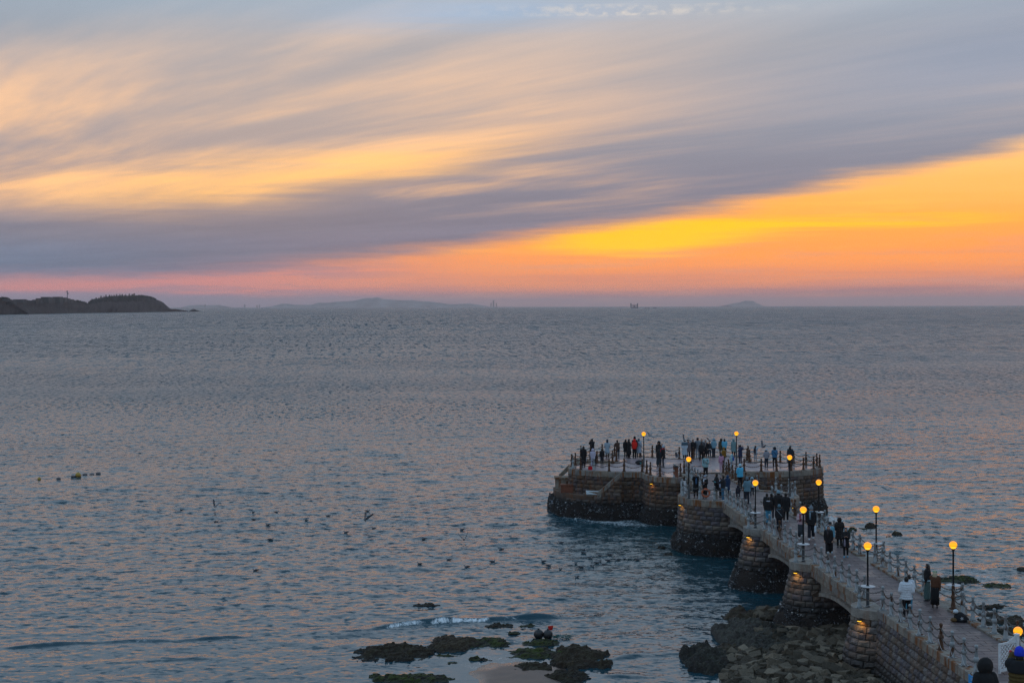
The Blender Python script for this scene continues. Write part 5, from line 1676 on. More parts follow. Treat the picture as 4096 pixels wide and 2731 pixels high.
def person(x, top, feet, o, s, label, face, z=DECK, jacket=BLK, trousers=BLK, shoes=(.03, .03, .035), hair=(.012, .009, .008), head='hair', headc=None,
           arms=('down', 'down'), coat=0.86, puffy=.02, stride=0.0, lean=0.0, wide=0.0, skirt=None, extras=(), voxel=.030, pos=None, hgt=None, gloves=None, turn=0.0, hk=1.0):
    """x, top, feet: zoom pixels of the figure; o, s: crop origin and scale; face: heading, 0 = away from the camera, 180 = towards it, 90 = to the left"""
    global SPEC
    SPEC += 1
    rs = random.Random(SPEC)
    if pos is None:
        px, pf, pt = o[0] + x * s, o[1] + feet * s, o[1] + top * s
        w = W(px, pf, z)
        h = (pf - pt) * w.y / F * (CZ - z) / (CZ - z - .85)
        hgt = hgt or max(.8, min(1.95, h))
    else:
        w = pos
    sc = hgt / 1.72
    az = math.atan2(-w.x, w.y)
    rt = thing('person', w, label, 'person', 'people on the pier', R(face) + az * (1 if True else 0), sc)
    S = lambda v: Vector((v[0], v[1] + lean * max(0, v[2] - .92), v[2]))
    hipz = .92
    # legs
    legs = []
    for sg in (1, -1):
        yk = sg * stride * .45; ya = sg * stride
        lift = .05 if (sg < 0 and stride > .12) else 0
        legs.append((sg, Vector((sg * .092, 0, hipz)), Vector((sg * .095, yk + .02 + abs(stride) * .15, .50)), Vector((sg * (.095 + wide * .2), ya, .10 + lift))))
    armj = []
    for sg, nm in ((1, arms[0]), (-1, arms[1])):
        e, wv = ARMS[nm]
        j = (Vector((sg * .158, 0, 1.395)), Vector((sg * e[0] * .84, e[1], e[2])), Vector((sg * wv[0] * .84, wv[1], wv[2])))
        armj.append((sg, tuple(S(q) for q in j)))
    hc = S(Vector((0, .015, 1.585)))
    # body: one continuous figure
    mb = MB()
    mb.loft([[S(p_) for p_ in oval(zz, rx, ry)] for zz, rx, ry in ((.84, .13, .10), (.95, .155, .105), (1.08, .135, .095), (1.25, .16, .105), (1.38, .165, .085), (1.44, .09, .065))])
    capsule(mb, S((0, -.01, 1.40)), S((0, .01, 1.52)), .055, .052)
    mb.ell(hc, (.076, .092, .118), 14, 10)
    mb.ell(hc + Vector((0, .095, -.015)), (.014, .018, .022), 6, 4)
    for sg in (1, -1):
        mb.ell(hc + Vector((sg * .078, -.005, -.005)), (.012, .02, .03), 6, 4)
    for sg, a, k, an in legs:
        capsule(mb, a, k, .078, .055); capsule(mb, k, an, .055, .038)
        capsule(mb, an + Vector((0, 0, -.03)), an + Vector((0, .10, -.05)), .036, .028)
    for sg, (a, e, wv) in armj:
        capsule(mb, a, e, .050, .040); capsule(mb, e, wv, .040, .028)
    b = link('body', mb.build('body'), M_SKIN, rt, True, SKIN); remesh(b, voxel)
    # jacket or coat
    mj = MB(); rings = []
    z0 = coat; n_r = 14 if puffy > .03 else 9
    for i in range(n_r + 1):
        zz = z0 + (1.46 - z0) * i / n_r
        rx = np.interp(zz, [.15, .5, .86, 1.05, 1.28, 1.40, 1.46], [.245, .22, .178, .168, .182, .165, .085]) + puffy
        ry = np.interp(zz, [.15, .5, .86, 1.05, 1.28, 1.40, 1.46], [.205, .18, .145, .135, .142, .115, .08]) + puffy * 1.2
        if puffy > .03 and 0 < i < n_r:
            rx += .014 * (1 if i % 2 else -1); ry += .014 * (1 if i % 2 else -1)
        rings.append([S(p_) for p_ in oval(zz, rx, ry)])
    mj.loft(rings)
    mj.ell(S((0, 0, 1.45)), (.11, .10, .065), 12, 6)
    ap = .012 + puffy
    for sg, (a, e, wv) in armj:
        capsule(mj, a, e, .056 + ap, .047 + ap * .8)
        tip = e.lerp(wv, .90)
        capsule(mj, e, tip, .047 + ap * .8, .038 + ap * .5)
    j = link('jacket' if coat > .6 else 'coat', mj.build('jacket'), M_CLOTH, rt, True, jacket); remesh(j, voxel * .95)
    # trousers or skirt
    if skirt:
        ms = MB().loft([oval(zz, rx, ry) for zz, rx, ry in ((.16, skirt, skirt * .8), (.5, skirt * .92, skirt * .72), (.86, .19, .15), (.98, .17, .13))])
        link('skirt', ms.build('skirt', True), M_CLOTH, rt, True, trousers)
        lower = None
    mt = MB()
    mt.loft([oval(zz, rx, ry) for zz, rx, ry in ((.80, .15, .11), (.90, .175, .13), (1.0, .165, .12))])
    for sg, a, k, an in legs:
        capsule(mt, a, k, .098, .072 + wide); mt.tube(k, an + Vector((0, 0, .0)), .072 + wide, .062 + wide * 1.6, 10); mt.ell(k, .070 + wide, 10, 6)
    t_ = link('trousers', mt.build('trousers'), M_CLOTH, rt, True, trousers); remesh(t_, voxel * .9)
    for sg, a, k, an in legs:
        sm_ = MB()
        f0 = an + Vector((0, 0, -.10))
        sm_.loft([[f0 + Vector((.045 * kx * w_, y, zz)) for kx, zz in ((-1, 0.0), (1, 0.0), (1, h_ * .6), (.55, h_), (-.55, h_), (-1, h_ * .6))] for y, w_, h_ in ((-.085, .75, .08), (-.04, .95, .10), (.04, 1.0, .085), (.12, .95, .055), (.165, .6, .03))])
        link('shoe', sm_.build('shoe'), M_PAINT, rt, True, shoes)
    for sg, (a, e, wv) in armj:
        hd = link('hand', HAND, None, rt, True, gloves or SKIN)
        d = (wv - e).normalized()
        hd.location = e.lerp(wv, .97)
        hd.rotation_mode = 'QUATERNION'
        hd.rotation_quaternion = (-d).to_track_quat('Z', 'Y')
        hd.scale = (sg * 1.0, 1, 1)
    # head wear
    headc = headc or hair
    H_ = MB()
    if head in ('hair', 'long', 'bun', 'cap', 'headband', 'earmuffs'):
        hm_ = MB()
        rings = []
        for i in range(8):
            a = -.55 + (math.pi / 2 + .5) * i / 7
            rr = []
            for k in range(14):
                b_ = 2 * math.pi * k / 14
                fr = max(0, math.sin(b_))
                low = 1.0 if a > .30 + .25 * fr else (1 - .8 * fr)
                rr.append(hc + Vector((.089 * math.cos(a) * math.cos(b_), (.106 * math.cos(a) * math.sin(b_)) * low - .008, .132 * math.sin(a))))
            rings.append(rr)
        hm_.loft(rings)
        if head in ('long', 'headband'):
            L = .42
            hm_.loft([[hc + Vector((rx * math.cos(q_), -.075 - .02 * (zz < -.1) + ry * math.sin(q_), zz)) for q_ in np.linspace(0, 6.28, 10, endpoint=False)] for zz, rx, ry in ((.06, .08, .05), (-.08, .10, .06), (-.25, .105, .05), (-L, .07, .03))])
        if head == 'bun':
            hm_.ell(hc + Vector((0, -.10, .08)), .045, 8, 6)
        hr = link('hair', hm_.build('hair', True), M_HAIR, rt, True, hair)
        if head == 'earmuffs':
            H_ = MB()
            for sg in (1, -1):
                H_.ell(hc + Vector((sg * .10, -.01, .0)), (.035, .06, .065), 10, 6)
            pr_ = None
            for i in range(11):
                a = math.pi * i / 10
                v_ = hc + Vector((.105 * math.cos(a), -.01, .145 * math.sin(a)))
                if pr_: H_.tube(pr_, v_, .014, n=6)
                pr_ = v_
            link('earmuffs', H_.build('earmuffs', True), M_CLOTH, rt, True, headc)
        if head == 'headband':
            link('headband', MB().lathe([(.096, .02), (.102, .03), (.102, .075), (.094, .085)], 16, hc).build('headband'), M_CLOTH, rt, True, headc)
        if head == 'cap':
            H_ = MB().lathe([(.098, .03), (.10, .06), (.085, .12), (.04, .15), (.01, .155)], 14, hc + Vector((0, -.005, 0)))
            H_.box(hc + Vector((0, .12, .045)), (.14, .10, .012))
            link('cap', H_.build('cap', True), M_CLOTH, rt, True, headc)
    elif head in ('beanie', 'pompom'):
        H_.lathe([(.102, -.015), (.110, .01), (.108, .05), (.100, .10), (.072, .155), (.030, .182), (.005, .186)], 16, hc + Vector((0, -.008, 0)))
        be = link('beanie', H_.build('beanie', True), M_CLOTH, rt, True, headc)
        link('hair', MB().loft([[hc + Vector((rx * math.cos(q_), -.045 + ry * math.sin(q_), zz)) for q_ in np.linspace(0, 6.28, 10, endpoint=False)] for zz, rx, ry in ((.03, .085, .055), (-.06, .085, .055), (-.12, .07, .045))]).build('hair', True), M_HAIR, rt, True, hair)
        if head == 'pompom':
            link('pompom', MB().ell(hc + Vector((0, -.01, .19)), .042, 8, 6).build('pompom', True), M_CLOTH, be, True, headc)
    elif head == 'hood':
        rings = []
        for y, r_, dz in ((.085, .100 * hk, -.005), (.03, .126 * hk, .01), (-.05, .137 * hk, .02), (-.11, .115 * hk, .03), (-.165, .05, .05)):
            rings.append([hc + Vector((r_ * math.cos(q_), y, dz + r_ * 1.18 * math.sin(q_))) for q_ in np.linspace(0, 6.28, 14, endpoint=False)])
        H_.loft(rings, cap=False)
        v_, f_ = H_.v, H_.f
        H_.add([hc + Vector((0, -.175, .05))] + rings[-1], [(0, (k + 1) % 14 + 1, k + 1) for k in range(14)])
        H_.loft([[hc + Vector((r_ * math.cos(q_), -.03 + r_ * .85 * math.sin(q_), zz)) for q_ in np.linspace(0, 6.28, 12, endpoint=False)] for zz, r_ in ((-.06, .10), (-.14, .125), (-.20, .15))])
        link('hood', H_.build('hood', True), M_CLOTH, rt, True, headc)
        link('hair', MB().ell(hc + Vector((0, -.005, .045)), (.080, .097, .088), 12, 8).build('hair', True), M_HAIR, rt, True, hair)
    for sg in (1, -1):
        ey = link('eye', EYE, None, rt, True, (.01, .008, .008)); ey.location = hc + Vector((sg * .030, .083, .012))
    mo = link('mouth', MOUTH, None, rt, True, (.22, .07, .06)); mo.location = hc + Vector((0, .084, -.055))
    for ex in extras:
        k, c = ex[0], ex[1]
        if k == 'scarf':
            m_ = MB().lathe([(.10, -.03), (.125, .0), (.12, .05), (.095, .075)], 14, S((0, .005, 1.43)))
            m_.box(S((.05, .19 + puffy, 1.25)), (.09, .03, .38))
            link('scarf', m_.build('scarf', True), M_CLOTH, rt, True, c)
        elif k == 'backpack':
            m_ = MB().loft([[S(Vector((x_, y_, zz))) for x_, y_ in ((-.14 * f_, -.16), (.14 * f_, -.16), (.15 * f_, -.20), (.12 * f_, -.30 * (.7 + .3 * f_)), (-.12 * f_, -.30 * (.7 + .3 * f_)), (-.15 * f_, -.20))] for zz, f_ in ((.94, .9), (1.0, 1.0), (1.2, 1.0), (1.34, .9), (1.42, .55))])
            bp = link('backpack', m_.build('backpack'), M_CLOTH, rt, True, c)
            ms_ = MB()
            for sg in (1, -1):
                ms_.tube(S((sg * .12, -.12, 1.46)), S((sg * .13, .14 + puffy, 1.40)), .022, n=6); ms_.tube(S((sg * .13, .14 + puffy, 1.40)), S((sg * .15, .17 + puffy, 1.12)), .022, n=6)
            link('strap', ms_.build('strap'), M_CLOTH, bp, True, c)
        elif k == 'bag':
            sg = ex[2] if len(ex) > 2 else 1
            v_ = armj[0 if sg > 0 else 1][1][2]
            m_ = MB().loft([[Vector((v_.x + x_ * f_, v_.y + y_ * f_, v_.z + zz)) for x_, y_ in ((-.05, -.13), (.05, -.13), (.06, .13), (-.06, .13))] for zz, f_ in ((-.12, .35), (-.22, .9), (-.45, 1.0), (-.52, .8))])
            bg_ = link('bag', m_.build('bag'), M_CLOTH, rt, True, c)
            link('handle', MB().tube(v_ + Vector((0, -.03, -.12)), v_ + Vector((0, 0, -.03)), .008, n=5).tube(v_ + Vector((0, .03, -.12)), v_ + Vector((0, 0, -.03)), .008, n=5).build('handle'), M_CLOTH, bg_, True, c)
        elif k == 'strap':
            m_ = MB(); pr_ = None
            for i in range(9):
                q_ = i / 8
                v_ = S((-.17 + .36 * q_, -(.16 + puffy * 1.25) * (1 if 0 < i < 8 else .5), 1.42 - .42 * q_))
                if pr_: m_.tube(pr_, v_, .014, n=5)
                pr_ = v_
            link('shoulder_strap', m_.build('strap'), M_CLOTH, rt, True, c)
        elif k == 'phone':
            ph = link('phone', PHONE, None, rt, True, c)
            ph.location = (armj[0][1][2] + armj[1][1][2]) / 2 + Vector((0, .06, .05)) if arms[0] == arms[1] else armj[0][1][2] + Vector((0, .06, .08))
        elif k == 'mask':
            link('face_mask', MB().ell(hc + Vector((0, .070, -.045)), (.058, .036, .048), 10, 6).build('face_mask', True), M_CLOTH, rt, True, c)
        elif k == 'collar':
            link('collar', MB().lathe([(.12, 0), (.14, .03), (.13, .07), (.10, .08)], 14, S((0, -.01, 1.40))).build('collar', True), M_CLOTH, rt, True, c)
        elif k == 'hem':
            link('hem_band', MB().lathe([(.170 + puffy, 0), (.178 + puffy, .01), (.178 + puffy, .05), (.170 + puffy, .06)], 18, (0, 0, coat)).build('hem_band'), M_CLOTH, rt, True, c)
        elif k == 'yoke':
            m_ = MB(); rr = []
            for zz in np.linspace(1.22, 1.475, 6):
                rx = np.interp(zz, [.86, 1.05, 1.28, 1.40, 1.48], [.178, .168, .196, .182, .10]) + puffy + .012
                ry = np.interp(zz, [.86, 1.05, 1.28, 1.40, 1.48], [.145, .135, .145, .12, .085]) + puffy * 1.2 + .016
                rr.append([S(p_) for p_ in oval(zz, rx, ry)])
            m_.loft(rr)
            for sg, (a, e, wv) in armj:
                capsule(m_, a, a.lerp(e, .55), .056 + ap + .012, .053 + ap + .010)
            y_ = link('shoulder_panel', m_.build('shoulder_panel'), M_CLOTH, rt, True, c); remesh(y_, voxel)
    return rt
Z1, Z2, Zc, Z4, Z5, Z6, Z7 = (2180, 1700), (2560, 1700), (2900, 1700), (2680, 1820), (3000, 1900), (3300, 2080), (3500, 2230)
k_ = .17007
pf = TOP - .005
A = lambda x, t, f, lb, face, **kw: person(x, t, f, Z1, k_, lb, face, z=pf, **kw)
A(1110, 345, 800, 'person in long black coat photographing the sea from the left platform rim', 20, coat=.45, arms=('photo', 'photo'), extras=[('phone', BLK)], trousers=NAVY)
A(905, 520, 995, 'long-haired person in long black coat on the left lobe with a pale bag', 5, coat=.35, head='long', extras=[('bag', (.35, .38, .40), 1)], trousers=DJEAN)
A(1125, 585, 1010, 'small person in pale lavender hooded jacket and light trousers', 8, jacket=(.40, .38, .47), trousers=(.36, .38, .46), head='hood', headc=(.42, .39, .48), puffy=.03, arms=('hold', 'hold'), shoes=(.4, .42, .46))
A(1160, 640, 985, 'person in black coat half hidden behind the small lavender figure', -15, coat=.30, head='hair', trousers=BLK)
A(1340, 570, 940, 'short person in black jacket with a dark bun on the left lobe', 10, head='bun', hair=(.03, .018, .01), trousers=DJEAN)
A(1465, 370, 775, 'person in belted pale blue-grey coat with dark scarf at the far left rim', 0, jacket=(.27, .34, .40), coat=.42, head='beanie', headc=(.03, .04, .06), extras=[('scarf', (.02, .03, .06))], arms=('pocket', 'pocket'), trousers=BLK, shoes=(.07, .03, .03))
A(1715, 375, 780, 'person in brown jacket bending head down over the far chain', 25, jacket=(.055, .030, .020), trousers=DJEAN, lean=.22, arms=('lean', 'lean'))
A(1900, 355, 770, 'dark-haired person in black at the left of the rim group by the red jacket', -20, coat=.55, head='long', hair=(.018, .012, .01))
A(1975, 350, 780, 'person in ankle-length black coat holding a phone beside the red jacket', -60, coat=.32, head='long', arms=('hold', 'down'), extras=[('phone', (.35, .2, .2))])
A(2110, 305, 768, 'tall person in black hat behind the red jacket', 10, head='beanie', headc=(.012, .011, .012))
A(2100, 362, 782, 'person in bright red hooded jacket and black trousers at the far rim', 0, jacket=(.60, .018, .012), head='hood', headc=(.60, .018, .012), puffy=.03, arms=('hold', 'hold'), stride=.08)
A(2205, 345, 758, 'person in pale blue-grey long puffer coat with grey beanie beside the red jacket', 10, jacket=(.25, .31, .38), coat=.42, puffy=.035, head='beanie', headc=(.12, .14, .16), extras=[('strap', (.03, .03, .04))])
B = lambda x, t, f, lb, face, **kw: person(x, t, f, Z2, k_, lb, face, z=pf, **kw)
B(445, 415, 900, 'tall person in black hooded coat facing the camera on the left of the platform', 170, coat=.55, head='hood', headc=BLK)
B(440, 590, 990, 'person in long dark blue-grey coat carrying a black bag in the platform middle', -25, jacket=(.022, .028, .036), coat=.25, head='long', extras=[('backpack', (.012, .012, .014))], trousers=BLK, shoes=(.4, .42, .45))
B(517, 467, 905, 'man in dark jacket behind the person with the red scarf', 175, jacket=(.02, .02, .025))
B(548, 515, 988, 'person in black jacket with red scarf and pale blue beanie', 95, head='beanie', headc=(.28, .35, .42), extras=[('scarf', (.42, .02, .03))], trousers=DJEAN, coat=.72)
B(1050, 365, 800, 'person in light blue-grey long quilted coat at the left of the far rim group', 200, jacket=(.36, .43, .50), coat=.38, puffy=.035, extras=[('yoke', (.05, .09, .12))], arms=('pocket', 'pocket'))
B(1138, 368, 790, 'person in dusty pink-grey jacket second from left in the far rim group', 185, jacket=(.14, .11, .115), coat=.65, head='long')
B(1245, 360, 790, 'person all in black facing the camera in the far rim group', 180, coat=.76, wide=.01)
B(1355, 335, 785, 'person in grey-blue jacket and pale trousers with black beanie in the far group', 185, jacket=(.12, .145, .17), trousers=(.24, .27, .31), head='beanie', headc=BLK, puffy=.03, extras=[('scarf', (.13, .14, .16))])
B(1450, 352, 775, 'grey-clad person at the back of the far rim group', 170, jacket=(.07, .075, .085), trousers=GREY)
B(1442, 430, 848, 'person in black striding with back to camera before the far rim group', -10, stride=.20, wide=.015, lean=.1)
B(1542, 375, 765, 'person in long black coat with pale scarf in the far rim group', 190, coat=.35, head='long', extras=[('scarf', (.22, .18, .18))])
B(1635, 400, 762, 'person in dark jacket with white hem at the right of the far group', 170, jacket=(.02, .022, .028), trousers=DJEAN, extras=[('hem', WHITE)])
B(1735, 342, 762, 'person in light blue-grey hooded puffer jacket and jeans at the far rim', 35, jacket=(.15, .28, .36), head='hood', headc=(.15, .27, .35), puffy=.035, trousers=DJEAN, arms=('pocket', 'hold'))
B(1908, 345, 745, 'person in brown hooded jacket left of the light blue jacket with ponytail', 10, jacket=(.075, .058, .035), head='hood', headc=(.06, .04, .03), trousers=(.025, .02, .02), coat=.66)
B(1988, 345, 752, 'person in bright blue jacket with black ponytail at the far rim', -5, jacket=(.10, .36, .52), head='long', puffy=.035, arms=('hold', 'hold'))
B(2200, 352, 748, 'person in long grey-green hooded coat beside the back right lamp', 10, jacket=(.14, .24, .26), coat=.52, head='hood', headc=(.14, .25, .28), trousers=(.035, .03, .035), extras=[('bag', (.16, .28, .26), 1)])
B(1975, 550, 965, 'person in mustard jacket and hat looking down', 80, jacket=(.19, .095, .010), head='beanie', headc=(.22, .11, .012), puffy=.035, arms=('hold', 'fold'), trousers=DJEAN, extras=[('scarf', (.28, .24, .18))])
B(1910, 690, 1070, 'girl in pink jacket and pink trousers with long dark hair', 15, jacket=(.42, .22, .32), trousers=(.42, .24, .33), head='long', hair=(.02, .02, .04), puffy=.03, shoes=(.4, .3, .35))
B(2155, 705, 1012, 'person in pale mint hooded jacket with blue backpack', 70, jacket=(.25, .43, .48), head='hood', headc=(.24, .44, .50), puffy=.025, trousers=(.22, .30, .36), extras=[('backpack', (.02, .07, .26))], arms=('hold', 'hold'))
B(1545, 742, 1232, 'person in pale teal jacket with backpack walking towards the camera on the narrow span', 178, jacket=(.22, .37, .40), puffy=.03, arms=('down', 'hold'), wide=.01, stride=.10, extras=[('backpack', BLK)], coat=.80)
C3 = lambda x, t, f, lb, face, **kw: person(x, t, f, Zc, k_, lb, face, z=pf, **kw)
C3(360, 485, 890, 'person in dark blue coat with arms raised beside the back right lamp', -40, jacket=(.018, .026, .065), coat=.60, arms=('photo', 'photo'), trousers=NAVY)
C3(715, 500, 840, 'person in white and pale blue jacket photographing at the right far rim', -20, jacket=(.36, .44, .52), trousers=(.30, .36, .42), arms=('photo', 'up'), head='long', extras=[('backpack', (.03, .03, .04))])
C3(975, 590, 1000, 'person in pale grey jacket with white beanie and jeans on the right lobe', 0, jacket=(.21, .215, .25), head='beanie', headc=(.34, .38, .42), trousers=DJEAN, puffy=.03, stride=.10, arms=('pocket', 'pocket'))
C3(1168, 545, 1000, 'person in blue puffer jacket with shoulder strap on the right lobe', 5, jacket=(.045, .14, .26), head='hood', headc=(.02, .025, .035), puffy=.035, extras=[('strap', BLK)], arms=('hold', 'hold'))
C3(1535, 515, 985, 'dark-coated person behind the bastion lamp globe on the right lobe', -15, jacket=(.018, .022, .03), coat=.42, head='long', extras=[('bag', (.25, .28, .32), -1)], stride=.12)
D4 = lambda x, t, f, lb, face, **kw: person(x, t, f, Z4, k_, lb, face, z=DECK, **kw)
D4(610, 450, 1000, 'person in long black coat photographing towards the camera on the bastion', 175, coat=.42, arms=('photo', 'photo'), extras=[('phone', (.1, .1, .12)), ('bag', (.03, .08, .16), -1)], hgt=1.72)
D4(820, 535, 1010, 'person in black with white scarf and cap behind the orange lifebuoy', 170, jacket=(.012, .011, .012), head='cap', headc=(.25, .30, .38), arms=('hold', 'hold'), extras=[('scarf', (.42, .44, .50))], wide=.02, hgt=1.55)
D4(1095, 460, 1060, 'man in black coat and beige trousers in profile on the bastion', 80, coat=.62, trousers=(.24, .21, .18), arms=('hold', 'pocket'), shoes=(.3, .28, .26))
D4(1185, 555, 985, 'small person in white and blue patterned top between the two men', 120, jacket=(.34, .38, .50), trousers=BLK, head='long')
D4(1250, 510, 1080, 'man in black jacket, blue jeans and white shoes reaching forward on the bastion', 75, jacket=(.016, .018, .024), trousers=(.05, .15, .25), arms=('reach', 'reach'), shoes=(.5, .52, .55), gloves=(.10, .35, .40))
D4(1355, 505, 930, 'person in dark blue hooded coat behind the man in blue jeans', 15, jacket=(.012, .03, .075), head='hood', headc=(.012, .05, .12), coat=.40)
D4(1600, 735, 1085, 'small child in dark hooded coat standing on the walkway', 20, jacket=(.018, .018, .028), head='hood', headc=(.018, .018, .028), coat=.52, puffy=.03, trousers=DJEAN)
D4(1650, 248, 780, 'person in bright sky-blue puffer jacket and white beanie near the narrow span', 35, jacket=(.07, .38, .58), head='beanie', headc=(.36, .52, .58), puffy=.045, coat=.82, arms=('hold', 'hold'))
D4(1770, 525, 1020, 'dark-haired person half hidden behind the grey-teal puffer', 60, head='long', trousers=BLK)
D4(1818, 555, 1145, 'man in grey-teal puffer jacket and grey beanie looking down', 40, jacket=(.10, .19, .24), head='beanie', headc=(.11, .14, .17), puffy=.045, trousers=(.020, .024, .036), arms=('pocket', 'hold'), coat=.80)
D4(1930, 555, 985, 'person in white hooded jacket with black front walking towards the camera', 178, jacket=(.32, .42, .50), head='hood', headc=(.30, .48, .58), trousers=DJEAN, stride=.14, extras=[('scarf', BLK)], puffy=.03)
E5 = lambda x, t, f, lb, face, **kw: person(x, t, f, Z5, k_, lb, face, z=DECK, **kw)
E5(400, 460, 1020, 'man in black coat at the left rear of the group walking away', 5, coat=.66, hair=(.018, .012, .01))
E5(432, 545, 1150, 'person in black hoodie with white neck trim and light blue jeans walking away', 0, trousers=LJEAN, extras=[('collar', (.40, .42, .48))], head='hair', wide=.02, coat=.88, puffy=.04)
E5(505, 460, 1045, 'person in black between the blue jeans and the patterned beanie', -5, coat=.80, trousers=DJEAN, shoes=(.4, .42, .45))
E5(672, 410, 1065, 'person in black coat with pale patterned beanie walking away', 0, jacket=(.016, .014, .015), head='beanie', headc=(.16, .26, .32), coat=.60, puffy=.03)
E5(842, 455, 1095, 'tall man in black coat at the right of the group walking away', -5, coat=.62, stride=.10, shoes=(.3, .32, .35), puffy=.03)
E5(688, 735, 1312, 'person in black quilted jacket with teal hood and diagonal strap walking away', 0, jacket=(.014, .014, .018), extras=[('strap', (.22, .28, .32)), ('collar', (.05, .12, .16))], head='beanie', headc=(.08, .15, .19), puffy=.045, trousers=(.012, .013, .020), wide=.015, coat=.84)
E5(1200, 862, 1490, 'woman in pale pink jacket, white face mask and dark wide skirt facing the camera', 178, jacket=(.42, .30, .33), head='beanie', headc=(.15, .15, .17), hair=(.02, .012, .01), skirt=.20, trousers=(.030, .040, .052), extras=[('mask', (.50, .55, .62)), ('scarf', (.22, .03, .05))], arms=('hold', 'hold'), shoes=(.45, .47, .5), puffy=.025)
E5(1440, 785, 1505, 'man in black jacket with grey pompom beanie carrying a white plastic bag', 178, head='pompom', headc=(.15, .18, .21), extras=[('scarf', (.14, .20, .25)), ('bag', (.45, .50, .56), -1)], trousers=(.012, .014, .022), shoes=(.45, .50, .55), stride=.14, wide=.02, coat=.76, puffy=.035)
G6 = lambda x, t, f, lb, face, **kw: person(x, t, f, Z6, k_, lb, face, z=DECK, **kw)
G6(120, 85, 765, 'person in pale blue jacket and black cap behind the walker with earmuffs', 178, jacket=(.12, .30, .40), head='cap', headc=(.015, .02, .025), shoes=(.25, .4, .5), stride=.1)
G6(82, 172, 822, 'walker in black coat with white earmuffs and dark fur collar', 180, head='earmuffs', headc=(.45, .48, .54), extras=[('scarf', (.035, .028, .032))], stride=.16, coat=.70, shoes=(.30, .25, .18), puffy=.03, wide=.01)
G6(340, -12, 640, 'tall person in long black hooded coat walking away near the right railing', 3, jacket=(.013, .010, .010), head='hood', headc=(.02, .013, .012), coat=.50, puffy=.035, arms=('pocket', 'pocket'))
G6(490, 215, 862, 'person in black coat with pale earmuffs and blue shoes walking towards the camera', 182, head='earmuffs', headc=(.22, .30, .38), arms=('hold', 'hold'), coat=.55, shoes=(.03, .25, .40), stride=.08, extras=[('bag', (.16, .14, .18), 1)])
H7 = lambda x, t, f, lb, face, **kw: person(x, t, f, Z7, k_, lb, face, z=DECK, **kw)
H7(800, 445, 1255, 'person in white jacket and light blue jeans walking beside the black-trousered one', -12, jacket=(.46, .50, .55), trousers=(.05, .20, .30), puffy=.035, arms=('pocket', 'pocket'))
H7(740, 500, 1440, 'person in white quilted puffer jacket and black trousers walking away', 4, jacket=(.50, .53, .57), puffy=.055, arms=('pocket', 'pocket'), coat=.80, shoes=(.40, .45, .48), voxel=.024, stride=.05)
H7(1235, 190, 1010, 'woman in black jacket and wide faded green jeans standing at the right railing', 75, head='long', hair=(.022, .014, .012), trousers=(.055, .095, .095), wide=.05, extras=[('hem', (.30, .42, .48))], voxel=.024, coat=.92)
H7(1410, 345, 1170, 'woman in brown leather jacket with long fair hair raising a camera', -5, jacket=(.085, .035, .018), head='headband', hair=(.36, .30, .20), headc=(.02, .22, .15), skirt=.20, trousers=BLK, arms=('down', 'photo'), extras=[('phone', (.4, .42, .45))], voxel=.024, coat=.94)
# the two nearest, seen over the terrace
def near(px, ptop, Y, lb, face, **kw):
    t = Wy(px, ptop, Y)
    person(0, 0, 0, (0, 0), 1, lb, face, pos=Vector((t.x, t.y, 7.4)), hgt=t.z - 7.4, **kw)
near(3940, 2640, 30.0, 'nearest person in plain black hooded jacket at the bottom right', 22, head='hood', headc=(.010, .010, .011), jacket=(.010, .010, .011), puffy=.03, voxel=.016, arms=('pocket', 'pocket'), hk=1.22)
near(4078, 2592, 30.9, 'nearest person in royal blue beanie and black and olive puffer jacket', 0, head='beanie', headc=(.015, .035, .50), jacket=(.075, .050, .014), puffy=.05, voxel=.016, arms=('pocket', 'up'), extras=[('yoke', (.010, .011, .014)), ('collar', (.010, .011, .014))])
toy = Wy(4042, 2617, 31.2)
tr_ = thing('red_toy', toy, 'small red toy figure held up by the person in the blue beanie', 'toy')
link('torso', MB().ell((0, 0, 0), (.035, .03, .04), 10, 6).build('torso', True), M_PAINT, tr_, True, color=(.45, .02, .02))
link('head', MB().ell((0, 0, .055), (.032, .03, .028), 10, 6).build('head', True), M_PAINT, tr_, True, color=(.50, .28, .20))
link('hat', MB().lathe([(.036, .06), (.034, .08), (.02, .10), (.004, .105)], 10).build('hat', True), M_PAINT, tr_, True, color=(.45, .02, .02))
dg = bpy.context.evaluated_depsgraph_get()
done = [(o_, bpy.data.meshes.new_from_object(o_.evaluated_get(dg))) for o_ in REMESH]
for o_, me in done:
    o_.modifiers.clear()
    old = o_.data
    o_.data = me
    if len(me.materials) == 0:
        me.materials.append(old.materials[0])
    me.polygons.foreach_set('use_smooth', [True] * len(me.polygons))

# ================================================================== SMALL THINGS ON THE PIER
# lifebuoy hung on a bastion post
w = W(2818, 1992, TOP)
lb_ = thing('lifebuoy', w + Vector((.05, -.28, .10)), 'orange ring lifebuoy leaning on the bastion railing', 'lifebuoy')
def torus(R0, r0, n=28, m=10):
    mb = MB(); v = []; f = []
    for i in range(n):
        a = 2 * math.pi * i / n
        for j in range(m):
            b_ = 2 * math.pi * j / m
            v.append(((R0 + r0 * math.cos(b_)) * math.cos(a), r0 * math.sin(b_) * .8, (R0 + r0 * math.cos(b_)) * math.sin(a)))
    for i in range(n):
        for j in range(m):
            f.append((i * m + j, ((i + 1) % n) * m + j, ((i + 1) % n) * m + (j + 1) % m, i * m + (j + 1) % m))
    return mb.add(v, f)
rg = link('ring', torus(.25, .062).build('ring', True), M_ORANGE, lb_, True); rg.location = (0, 0, .30); rg.rotation_euler = (R(-8), 0, 0)
